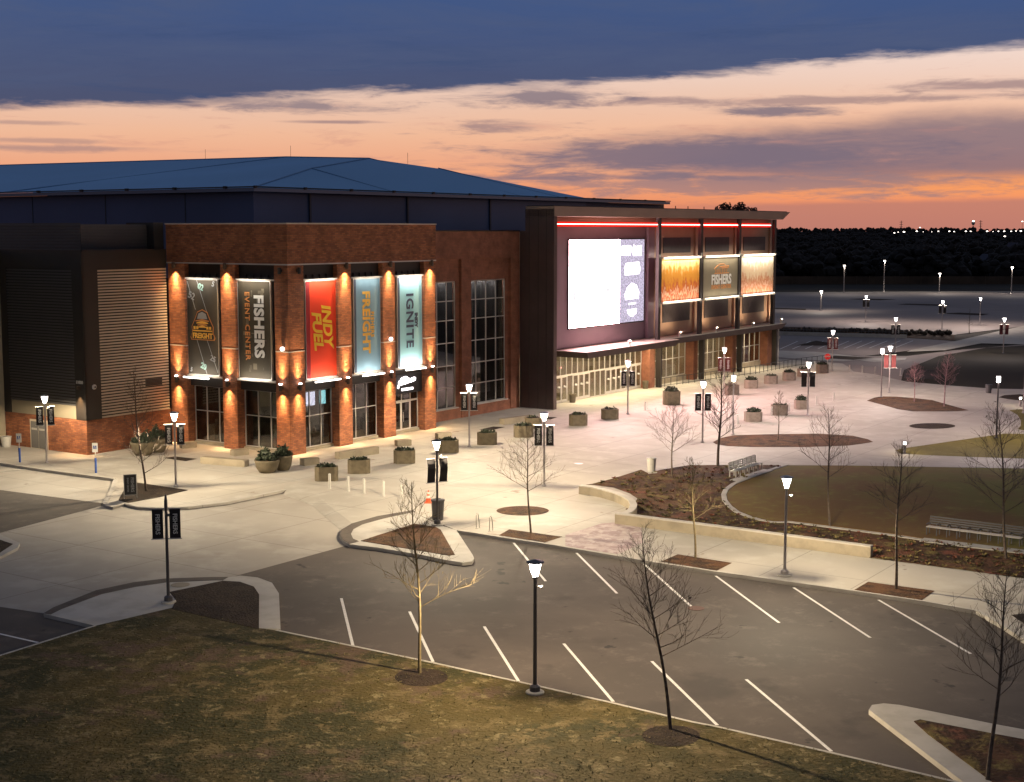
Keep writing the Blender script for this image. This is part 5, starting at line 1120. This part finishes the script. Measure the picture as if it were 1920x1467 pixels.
# bicycle hoops
for x0, y0, x1, y1, nm in ((893, 991, 905, 990, 'left'), (918, 996, 930, 995, 'right')):
    p, q = G(x0, y0, 0), G(x1, y1, 0); t = thing('bike_rack', 'thin bent metal bicycle hoop at the lot edge, the %s one' % nm, 'bike rack', p, 0, 'bicycle hoops')
    d = q - p; b = MB(); h = .85; b.path([(0, 0, 0), (0, 0, h * .9), (d.x * .08, d.y * .1, h), (d.x * .3, d.y * .3, h * .92), (d.x * .45, d.y * .45, .35), (d.x * .5, d.y * .5, .02)], [.03] * 6, 6); b.build('hoop', ALU, t)
    b = MB(); b.box(-.08, .08, -.08, .08, 0, .02); b.build('base_plate', ALU, t)
# accessible parking signs
for x, y, nm in ((37.4, 867, 'at the left edge'), (180, 887, 'before the wing corner')):
    t = thing('parking_sign', 'white accessible parking sign on a blue sleeve post ' + nm, 'sign', G(x, y, 0), 0, 'accessible parking signs')
    b = MB(); b.tube((0, 0, 0), (0, 0, 1.05), .075, n=10); b.build('sleeve', nmat('sleeve_blue', (.03, .08, .30), .4), t)
    b = MB(); b.tube((0, 0, 1.05), (0, 0, 2.1), .03, n=8); b.build('post', ALU, t)
    b = MB(); b.box(-.19, .19, -.06, -.04, 1.45, 2.1); b.build('plate', WHITEP, t)
    BI = nmat('sign_blue', (.02, .05, .25), .5); b = MB(); b.box(-.11, .11, -.066, -.0605, 1.68, 1.92); b.build('symbol_field', BI, t)
    b = MB(); b.lathe([(.035, 0), (.035, .004)], 10)
    for i, p in enumerate(b.v): b.v[i] = (p[0], -.067 - p[2], p[1] + 1.885)
    b.tube((0, -.07, 1.85), (0, -.07, 1.78), .014, n=4); b.tube((0, -.07, 1.79), (.06, -.07, 1.72), .012, n=4)
    for k in range(8): a = k * pi / 5 + 2; a2 = a + pi / 5; b.tube((.05 * cos(a), -.07, 1.76 + .05 * sin(a)), (.05 * cos(a2), -.07, 1.76 + .05 * sin(a2)), .009, n=4)
    b.build('wheelchair_symbol', WHITEP, t)
# feather sign in the mulch
t = thing('yard_sign', 'dark upright sign with white vertical lettering in the sidewalk mulch', 'sign', G(245, 935, 0.02), R(20))
b = MB(); b.box(-.36, .36, -.03, .03, .25, 1.5); b.build('panel', BLACK, t); b = MB(); b.box(-.40, -.36, -.04, .04, 0, 1.55); b.box(.36, .40, -.04, .04, 0, 1.55); b.box(-.36, .36, -.04, .04, 1.5, 1.55); b.box(-.36, .36, -.04, .04, .2, .25); b.build('frame', ALU, t)
lettering('FISHERS', .27, GINK, t, .12, -.045, .87, 90, 1, 1, bold=.004, extr=.003); lettering('EVENT CENTER', .13, GINK, t, -.15, -.045, .87, 90, 1, 1, bold=.002, extr=.003)
# stop sign
t = thing('stop_sign', 'small red stop sign behind the last planter', 'sign', G(1551, 694, 0)); b = MB(); b.tube((0, 0, 0), (0, 0, 1.9), .035, n=6); b.build('post', ALU, t)
b = MB(); b.lathe([(.38, 0), (.38, .02)], 8)
for i, p in enumerate(b.v): a = p; b.v[i] = (a[0] * cos(pi / 8) - a[1] * sin(pi / 8), -.05 - a[2], a[0] * sin(pi / 8) + a[1] * cos(pi / 8) + 1.6)
b.build('plate', nmat('stop_red', (.75, .02, .02), .5), t); lettering('STOP', .24, WHITEP, t, 0, -.08, 1.6, 0, bold=.006, extr=.002)
# flag-like white pole at the arena end
t = thing('white_pole', 'bare white pole at the far end of the arena front', 'pole', G(1458.4, 681, 0)); b = MB(); b.tube((0, 0, 0), (0, 0, 4.2), .08, n=8); b.lathe([(.1, 4.2), (.06, 4.3)], 8); b.box(.08, .22, -.05, .05, 3.1, 3.4); b.build('shaft', WHITEP, t)
b = MB(); b.box(-.4, .4, -.4, .4, 0, .12); b.build('footing', CONC_K, t)
# railing
t = thing('railing', 'black metal railing along the bay windows', 'railing', W(55.8, -1.0, 0), 0)
rp = [W(55.8, -1.0), W(62.5, -1.9), W(66.8, -2.4), W(74.8, -3.6), W(80.5, -3.6), W(86.0, -3.9), W(93, -5.2)]
rp = [p - t.location for p in rp]
b = MB()
for i in range(len(rp) - 1):
    for z in (.95, .15): b.tube(rp[i] + Vector((0, 0, z)), rp[i + 1] + Vector((0, 0, z)), .03, n=5)
b.build('rail', BLACK, t)
for i in range(len(rp) - 1):
    n = max(2, int((rp[i + 1] - rp[i]).length / 1.05))
    for k in range(n):
        p = rp[i].lerp(rp[i + 1], k / n); b = MB(); b.tube(p, p + Vector((0, 0, .93)), .035, n=5); b.build('post', BLACK, t)
t = thing('railing', 'grey railing beside the verge behind the pink bare trees', 'railing', G(1695, 712, 0), 0)
r0, r1 = G(1695, 712, 0) - t.location, G(1762, 713, 0) - t.location
b = MB(); b.tube(r0 + Vector((0, 0, 1.1)), r1 + Vector((0, 0, 1.1)), .03, n=5); b.tube(r0 + Vector((0, 0, .2)), r1 + Vector((0, 0, .2)), .03, n=5); b.build('rail', POLE_D, t)
b = MB(); b.box(0, (r1 - r0).length, -.01, .01, .22, 1.05); b.build('mesh_panel', POLE_D, t)

# low plants in the big bed
rnd = random.Random(77); b = MB()
def in_poly(x, y, P):
    c = False
    for i in range(len(P)):
        (x0, y0), (x1, y1) = P[i - 1], P[i]
        if (y0 > y) != (y1 > y) and x < (x1 - x0) * (y - y0) / (y1 - y0) + x0: c = not c
    return c
OVX = [(q[0] - 9, q[1]) for q in oval]
gc = [b, MB(), MB()]; k = 0
while k < 750:
    x, y = rnd.uniform(1100, 1990), rnd.uniform(872, 1100)
    if not in_poly(x, y, BEDP) or in_poly(x, y, OVX) or in_poly(x, y, oval): continue
    k += 1; g = G(x, y, .02); M_ = gc[rnd.choice((0, 0, 1, 2))]; r = rnd.uniform(.08, .2)
    for j in range(9):
        a = rnd.uniform(0, 6.3); d = Vector((cos(a), sin(a), rnd.uniform(.3, 1.3))).normalized() * r; s = Vector((-sin(a), cos(a), 0)) * r * .28; c0 = g + Vector((cos(a), sin(a), 0)) * r * .3
        M_.add([c0, c0 + d * .5 + s, c0 + d, c0 + d * .5 - s], [(0, 1, 2, 3)])
for M_, cc_ in zip(gc, ((.17, .13, .045), (.16, .055, .03), (.06, .05, .02))):
    tag(M_.build('ground_cover', nmat('ground_cover_leaf_%d' % gc.index(M_), cc_, .95, noise=(2, .4))), kind='stuff')
# seat walls
def wall_run(label, top, h, wid, z=0.0, side=1):
    ps = [G(x, y, h) for x, y in top]; n = len(ps); off = []
    for i in range(n):
        a = ps[max(i - 1, 0)]; b_ = ps[min(i + 1, n - 1)]; d = (b_ - a); d.z = 0; d.normalize(); off.append(ps[i] + Vector((-d.y, d.x, 0)) * wid * side)
    o = ps[0].copy(); o.z = 0; t = thing('seat_wall', label, 'wall', o, 0, 'pale concrete seat walls'); mb = MB(); cp_ = MB()
    for i in range(n - 1):
        q = [ps[i] - o, ps[i + 1] - o, off[i + 1] - o, off[i] - o]
        for B, za, zb in ((mb, -.02, h - .07), (cp_, h - .069, h)):
            B.add([(p.x, p.y, za) for p in q] + [(p.x, p.y, zb) for p in q], [(0, 3, 2, 1), (4, 5, 6, 7), (0, 1, 5, 4), (2, 3, 7, 6)] + ([(3, 0, 4, 7)] if i == 0 else []) + ([(1, 2, 6, 5)] if i == n - 2 else []))
    mb.build('wall_body', CONC_W, t); cp_.build('wall_cap', CONC_K, t)
curve_top = px4([(110, 395), (200, 404), (300, 425), (400, 452), (470, 480), (520, 510), (540, 545), (535, 580), (500, 608), (440, 622), (405, 622)])
wall_run('curved pale concrete seat wall at the head of the planted bed', px4([(110, 396), (200, 405), (300, 427), (400, 455), (470, 485), (515, 515), (530, 548), (520, 580), (492, 604), (450, 618)]), .55, .42, side=1)
wall_run('long straight pale concrete seat wall along the walk', [(1152.8, 962.5), (1400, 993.8), (1632.4, 1024.5)], .62, .36, side=1)

# metal benches
def metal_bench(x0, y0, x1, y1, label, n, hb=.95, z=.065, dark=False):
    p, q = G(x0, y0, z), G(x1, y1, z); d = q - p; L_ = d.length
    t = thing('park_bench', label, 'bench', p, math.atan2(d.y, d.x), 'long metal slat benches'); m = ALU if not dark else POLE_D
    b = MB()
    for k in range(5): b.box(0, L_, .05 + k * .10, .12 + k * .10, .42, .45)
    b.build('seat', ALU, t); b = MB()
    for k in range(4): b.box(0, L_, .56 + k * .03, .58 + k * .03, .52 + k * .12, .61 + k * .12)
    b.build('backrest', m, t)
    for k in range(n):
        x = L_ * (k + .02) / (n - 1) * .98; b = MB(); b.box(x, x + .05, .05, .10, 0, .42); b.box(x, x + .05, .50, .56, 0, .5); b.box(x, x + .05, .56, .60, .45, hb); b.box(x, x + .05, .05, .5, .36, .41)
        if dark: b.box(x, x + .05, .02, .5, .58, .62)
        b.build('leg', m, t)
metal_bench(1381, 896.5, 1431, 880, 'long grey slat bench at the upper rim of the oval turf', 7)
metal_bench(1735, 1003, 1913, 1026, 'long grey bench with many arms on the turf border at the right', 10, .60, .04, True)

# ================================================================== BARE TREES
def bare_tree(px, py, ytop, label, lean=0.0, spread=1.0, seed=0, bark=BARK, z0=0.02, start=.32, dens=26, up=.9, group='leafless young street trees', thick=1.0, leaves=0, depth=3, twig=1.0, name='bare_tree'):
    p = G(px, py, z0); ht = zat(px, py, ytop, z0) - z0; rnd = random.Random(seed * 17 + 3)
    t = thing(name, label, 'tree', p, 0, group)
    lx = lean / F * (p.y) ; n = 14; pts = []; rad = []
    r0 = .062 * thick * (ht / 6.5) ** .5
    for i in range(n + 1):
        q = i / n; pts.append(Vector((lx * q + .05 * sin(q * 7 + seed) * ht / 6, .04 * cos(q * 6 + seed) * ht / 6, ht * q))); rad.append(r0 * (1 - q) ** .75 + .008)
    b = MB(); b.path(pts, rad, 6); b.build('trunk', bark, t)
    c = MB()
    def at(q):
        f = q * n; i = min(int(f), n - 1); return pts[i].lerp(pts[i + 1], f - i)
    def grow(o, d, L_, r, lev):
        k = 4 if lev < 3 else 3; pp = [o]; dd = d.copy(); rr = [r]
        for j in range(k):
            dd = (dd + Vector((rnd.uniform(-.16, .16), rnd.uniform(-.16, .16), rnd.uniform(-.02, .14)))).normalized(); pp.append(pp[-1] + dd * (L_ / k)); rr.append(max(r * (1 - (j + 1) / k * .75), .0036 * twig))
        c.path(pp, rr, 4 if lev == 1 else 3)
        if lev < depth:
            m = {1: 6, 2: 4, 3: 3}[lev]
            for j in range(m):
                q = .25 + .7 * (j + rnd.random() * .6) / m; f = q * k; i = min(int(f), k - 1); o2 = pp[i].lerp(pp[i + 1], f - i)
                ax = dd.cross(Vector((rnd.uniform(-1, 1), rnd.uniform(-1, 1), rnd.uniform(-1, 1)))).normalized()
                a = rnd.uniform(.45, .85); d2 = (dd * cos(a) + ax * sin(a) + Vector((0, 0, .18))).normalized()
                grow(o2, d2, L_ * rnd.uniform(.38, .58), r * .55, lev + 1)
    for i in range(dens):
        q = start + (0.97 - start) * (i + rnd.random() * .7) / dens; a = i * 2.4 + rnd.uniform(-.5, .5)
        el = up * (0.55 + .5 * (q - start)) ; L_ = ht * .34 * spread * (1 - ((q - start) / (1 - start)) ** 1.3 * .78) * rnd.uniform(.7, 1.1)
        d = Vector((cos(a) * cos(el), sin(a) * cos(el), sin(el)))
        grow(at(q), d, L_, max(r0 * .38 * (1 - q * .6), .011), 1)
    if leaves:
        for i in range(leaves):
            q = rnd.choice(c.v); q = Vector(q); s = rnd.uniform(.04, .09); d = Vector((rnd.uniform(-1, 1), rnd.uniform(-1, 1), rnd.uniform(-1, 1))).normalized(); e = d.orthogonal().normalized()
            c.add([q, q + d * s + e * s * .5, q + d * s * 2, q + d * s - e * s * .5], [(0, 1, 2, 3)])
    c.build('crown', bark, t)
    return t
bare_tree(272, 921, 690, 'thin bare tree in the sidewalk mulch before the brick base', lean=-18, seed=1, start=.12, dens=22, spread=.75, bark=BARK_D, leaves=40)
bare_tree(994, 1000, 800, 'slim bare tree standing in the round-side square pit, left of the banner lamp', lean=-8, seed=2, start=.38, dens=20, spread=.95, leaves=0)
bare_tree(1260, 893, 755, 'pale bare tree with wide crown in the planted bed', lean=0, seed=3, start=.30, dens=20, spread=1.3, bark=BARK)
bare_tree(1347, 874, 690, 'dark dense bare tree at the top of the planted bed', lean=4, seed=4, start=.28, dens=26, spread=.85, bark=BARK_D, thick=1.5)
bare_tree(790, 1262, 905, 'golden lit bare tree on the front lawn, left of the nearest lamp', lean=-14, seed=5, start=.34, dens=26, spread=.78, bark=BARK_Y, leaves=10)
bare_tree(1258, 1368, 1000, 'dark leaning bare tree on the front lawn, right of the nearest lamp', lean=-62, seed=6, start=.36, dens=25, spread=.95, bark=BARK_D, leaves=14)
bare_tree(1303, 1046, 862, 'yellow lit small bare tree in the square pit before the seat wall', lean=-8, seed=7, start=.38, dens=16, spread=.9, bark=BARK_Y)
bare_tree(1678, 1104, 830, 'bare tree in the square pit at the right, beyond the lit lamp', lean=4, seed=8, start=.46, dens=19, spread=.8, bark=BARK_D)
bare_tree(1555, 987, 765, 'bare tree with a pale trunk at the lower rim of the oval turf', lean=-8, seed=9, start=.40, dens=18, spread=.9, bark=BARK_D)
bare_tree(1887, 1047, 770, 'tall dark bare tree behind the long arm bench', lean=-25, seed=10, start=.30, dens=26, spread=1.1, bark=BARK_D, leaves=60)
bare_tree(1855, 1462, 1075, 'near dark bare tree in the bottom right island', lean=20, seed=11, start=.40, dens=24, spread=.9, bark=BARK_D)
bare_tree(1459, 826, 735, 'small bare tree in the long mulch bed', lean=0, seed=12, start=.35, dens=16, spread=.8)
bare_tree(1714, 753, 682, 'left pinkish bare tree of the far mulch bed', lean=0, seed=13, start=.40, dens=26, spread=1.0, bark=BARK_P)
bare_tree(1769, 762, 665, 'right pinkish bare tree of the far mulch bed', lean=6, seed=14, start=.35, dens=26, spread=.95, bark=BARK_P)
bare_tree(1817, 626, 578, 'thin pale tree far off in the parking lot', lean=0, seed=15, start=.3, dens=16, spread=.45, bark=BARK, depth=2)
# tree rings in the lawn
for x, y, rx, ry in ((790, 1270, 50, 17), (1258, 1380, 55, 20)):
    sheet('tree_ring', [(x + rx * cos(t_ * pi / 12), y + ry * sin(t_ * pi / 12)) for t_ in range(24)], 0.024, MULCH_D)

# ================================================================== FAR BACKGROUND
def at_depth(x, y, D): d = ray(x, y); return Vector((0, 0, H)) + d * (D / d.y)
# treetops showing over the roof slab
p = at_depth(1380, 400, 210); p.z = 0
t = thing('rooftop_tree', 'dark leafy treetop showing above the arena roof edge', 'tree', p); rnd = random.Random(5)
b = MB(); b.path([(0, 0, 0), (.1, 0, 9), (0, 0, 17)], [.35, .25, .1], 6); b.build('trunk', BARK_D, t)
b = MB()
for cx, cz, r in ((-2.3, 19.5, 1.0), (-1.4, 20.0, .8), (-.2, 19.4, 1.0), (.7, 20.0, .75), (1.6, 19.3, .8), (2.6, 19.4, .6), (0, 18.6, 1.6), (0, 17.4, 2.6), (-1.5, 16.5, 2.2), (1.6, 16.5, 2.2)):
    for i in range(int(160 * r)):
        v_ = Vector((rnd.gauss(0, 1), rnd.gauss(0, 1), rnd.gauss(0, 1))).normalized() * r * rnd.random() ** .4; c_ = v_ + Vector((cx, 0, cz)); d = Vector((rnd.uniform(-1, 1), rnd.uniform(-1, 1), rnd.uniform(-1, 1))).normalized(); e = d.orthogonal().normalized(); s = .16
        b.add([c_ - e * s, c_ + d * s, c_ + e * s, c_ - d * s], [(0, 1, 2, 3)])
b.build('crown', nmat('warm_dark_leaf', (.05, .028, .022), .9), t)
# woodland belt
rnd = random.Random(11); b = MB()
ico = [(0, 0, 1), (.894, 0, .447), (.276, .851, .447), (-.724, .526, .447), (-.724, -.526, .447), (.276, -.851, .447), (.724, .526, -.447), (-.276, .851, -.447), (-.894, 0, -.447), (-.276, -.851, -.447), (.724, -.526, -.447), (0, 0, -1)]
icf = [(0, 1, 2), (0, 2, 3), (0, 3, 4), (0, 4, 5), (0, 5, 1), (1, 6, 2), (2, 7, 3), (3, 8, 4), (4, 9, 5), (5, 10, 1), (6, 7, 2), (7, 8, 3), (8, 9, 4), (9, 10, 5), (10, 6, 1), (6, 11, 7), (7, 11, 8), (8, 11, 9), (9, 11, 10), (10, 11, 6)]
def clump(x, y, z, r, rz):
    b.add([(x + a * r * rnd.uniform(.7, 1.3), y + b2 * r * rnd.uniform(.7, 1.3), z + c2 * rz * rnd.uniform(.7, 1.3)) for a, b2, c2 in ico], icf)
for i in range(2400):
    D = 455 * (2600 / 455) ** rnd.random(); az = rnd.uniform(.12, .43) if i % 6 else rnd.uniform(-.25, .6); x = D * math.tan(az)
    h = rnd.uniform(7, 12.5) if D < 1100 else rnd.uniform(10, 13.5)
    if D > 1850: D = rnd.uniform(2000, 2800); h = rnd.uniform(17, 20.5)
    w = rnd.uniform(2.5, 5.5) * (1 + D / 2500)
    if D < 900 and rnd.random() < .25: h *= .6
    k = 7 if D < 1100 else 4
    for j in range(k):
        q = rnd.random(); rr = w * (.62 - .35 * q) * (1 if k == 7 else 1.3)
        clump(x + rnd.uniform(-w, w) * (1 - q * .7), D + rnd.uniform(-w, w), h * (.25 + .68 * q), rr, rr * rnd.uniform(.6, 1.0))
tag(b.build('woodland', WOOD_FAR), kind='stuff')
# fence along the back of the lot
t = thing('board_fence', 'long low brown fence behind the far parking lot', 'fence', Vector((75, 440, FZ))); b = MB(); b.box(-20, 140, -.1, .1, 0, 2.4); b.build('boards', nmat('fence_brown', (.07, .045, .03), .9, noise=(.2, .4)), t)
b = MB()
for k in range(41): b.box(-20 + k * 4 - .1, -20 + k * 4 + .1, -.16, -.11, 0, 2.55)
b.build('posts_row', nmat('fence_post_brown', (.09, .06, .04), .9), t)
t = thing('retaining_wall', 'low pale wall with rail above the side parking lot', 'wall', G(1450, 628, FZ)); p0, p1 = G(1450, 628, FZ) - t.location, G(1700, 634.5, FZ) - t.location
d = (p1 - p0).normalized(); n_ = Vector((-d.y, d.x, 0)) * .2; b = MB(); q = [p0 - n_, p1 - n_, p1 + n_, p0 + n_]; b.prism([(v.x, v.y) for v in q], 0, .55); b.build('wall_body', CONC_K, t)
b = MB(); 
for z in (.9, 1.25): b.tube(p0 + Vector((0, 0, z)), p1 + Vector((0, 0, z)), .035, n=4)
for k in range(40): v_ = p0.lerp(p1, k / 39); b.tube(v_ + Vector((0, 0, .5)), v_ + Vector((0, 0, 1.28)), .035, n=4)
b.build('rail', POLE_D, t)
# hedge dots on the planted strip
b = MB(); rnd = random.Random(8)
for k in range(70):
    x = 1456 + k * 4.7; g = G(x, 622 + k * .09 + rnd.uniform(-3, 3), FZ)
    clump(g.x, g.y, .25, rnd.uniform(.35, .6), .4)
tag(b.build('hedge_row', nmat('hedge_brown', (.05, .035, .02), 1.0, noise=(3, .4))), kind='stuff')
# house
p = at_depth(1897, 531, 520); p.z = 0; t = thing('house', 'blue-grey house with a steep gable among the far trees', 'house', p)
BH = nmat('house_blue', (.16, .22, .42), .9); b = MB(); b.prof([(-2.2, 0), (2.2, 0), (2.2, 7), (0, 11.5), (-2.2, 7)], -5, 5); b.build('gable_wall', BH, t)
b = MB(); b.prof([(-11, 0), (-2.3, 0), (-2.3, 5.4), (-11, 5.4)], -3, 5); b.build('side_wall', BH, t)
b = MB(); b.prof([(-11.5, 5.41), (-2.3, 5.41), (-2.3, 7.8), (-9.5, 7.8)], -3.4, 5.4); b.prof([(-2.7, 6.9), (0, 12.0), (2.7, 6.9), (2.4, 6.9), (0, 11.6), (-2.4, 6.9)], -5.3, 5.3); b.build('roof', nmat('house_roof', (.03, .035, .06), .9), t)
b = MB(); b.box(-.6, .6, -5.06, -5.01, 4, 5.6); b.build('window', nmat('house_window', (.02, .03, .06), .3), t)
# far lights: each a lamp on its own post
fl = [(1677, 437, 1.0), (1684, 435.5, .7), (1695, 435, 1.4), (1711, 436, .9), (1719, 434, 1.2), (1725, 427, .9), (1731, 435, .5), (1747, 435, .5), (1759.5, 434, .9), (1780, 434, 1.1), (1789, 434.5, .9), (1811, 434, 1.1), (1820, 434, .9), (1851, 434, 1.2), (1862, 434.5, .6), (1872, 434, .9), (1883, 434, 1.1), (1896, 434, .9), (1905, 433.5, .8), (1914, 433.5, 1.2), (1884, 443.5, 1.0), (1813, 449.5, 1.2), (1807, 454, .5), (1878, 454, .4), (1917, 415.5, 1.0), (1475, 438, .5)]
FLN = {1917: 'tall lone white light above the horizon at the right edge', 1725: 'small white light standing just above the treeline', 1475: 'faint white light beside the arena end, low on the treeline', 1884: 'bright white light below the horizon row, toward the right', 1813: 'brightest of the white lights below the horizon row, left of middle', 1807: 'dim light just below the brightest low light', 1878: 'dim light just below the right low light', 1677: 'leftmost light of the horizon row'}
for i, (x, y, s) in enumerate(fl):
    D = 1150 if y > 440 else 1900; p = at_depth(x, y, D); h = p.z; p.z = 0; s *= D / 1900 * (.75 if y < 440 else 1)
    t = thing('distant_lamp', FLN.get(x, 'tiny far white street light in the row along the dark horizon'), 'street lamp', p, 0, 'far white lights along the horizon')
    b = MB(); b.tube((0, 0, 0), (0, 0, h - .7 * s), .18, n=5); b.build('pole', POLE_D, t)
    b = MB(); b.lathe([(.6 * s, -.6 * s), (1.4 * s, -.3 * s), (1.4 * s, .3 * s), (.6 * s, .6 * s)], 8, (0, 0, h)); b.build('lamp_head', LAMPFAR, t)
for x, y, c, nm, s in ((1532, 516, (1, .12, .05), 'tiny red far light left among the dark trees', .45), (1719, 517, (1, .8, .6), 'small far window light low among the dark trees', .5), (1737, 490.5, (1, .9, .8), 'small far street light above the lit far window', .5)):
    p = at_depth(x, y, 462); h = p.z; p.z = 0; t = thing('distant_lamp', nm, 'lamp', p); b = MB(); b.tube((0, 0, 0), (0, 0, h - .25 * s), .06, n=5); b.build('pole', POLE_D, t)
    b = MB(); b.lathe([(.3 * s, -.4 * s), (.7 * s, 0), (.3 * s, .4 * s)], 8, (0, 0, h)); b.build('lamp_head', emat('far_glow', c, 3), t)
# water tower and masts
p = at_depth(1825, 418, 2600); h = p.z; p.z = 0; t = thing('water_tower', 'tiny lit water tower on the horizon', 'water tower', p)
b = MB(); b.lathe([(1.5, 0), (1.2, h - 6)], 8); b.build('stem', POLE_D, t); b = MB(); b.lathe([(1, -5), (3, -2), (3.5, 0), (2.5, 1.5), (1, 2)], 14, (0, 0, h)); b.build('tank', WHITEP, t); b = MB(); b.lathe([(1.5, 2.1), (2.2, 3), (1, 4)], 8, (0, 0, h)); b.build('beacon', LAMPFAR, t)
for x, y, nm in ((1690, 414, 'left'), (1839, 413, 'right, beside the water tower')):
    p = at_depth(x, y, 2500); h = p.z; p.z = 0; t = thing('radio_mast', 'thin radio mast on the horizon, ' + nm, 'mast', p); b = MB(); b.tube((0, 0, 0), (0, 0, h), 1.0, .5, n=4); b.build('shaft', POLE_D, t)
    b = MB()
    for k in range(3): b.box(-3, 3, -.3, .3, h - 3 - k * 4, h - 2.4 - k * 4)
    b.build('antenna', POLE_D, t)
# small access covers
for x, y, r, m in ((1085, 869.5, .32, WHITEP), (338, 1097, .45, CONC_W), (1305, 1141, .38, nmat('rusty_cover', (.13, .07, .055), .9))):
    z = 0.004 if y != 1141 else DZ; t = thing('manhole_cover', {1085: 'small pale round cover in the pink plaza paving', 338: 'grey round cover on the corner island', 1305: 'reddish round cover at the foot of a parking stripe'}[x], 'manhole cover', G(x, y, z)); b = MB(); b.lathe([(r, .004), (r, .015)], 16); b.build('cover', m, t)
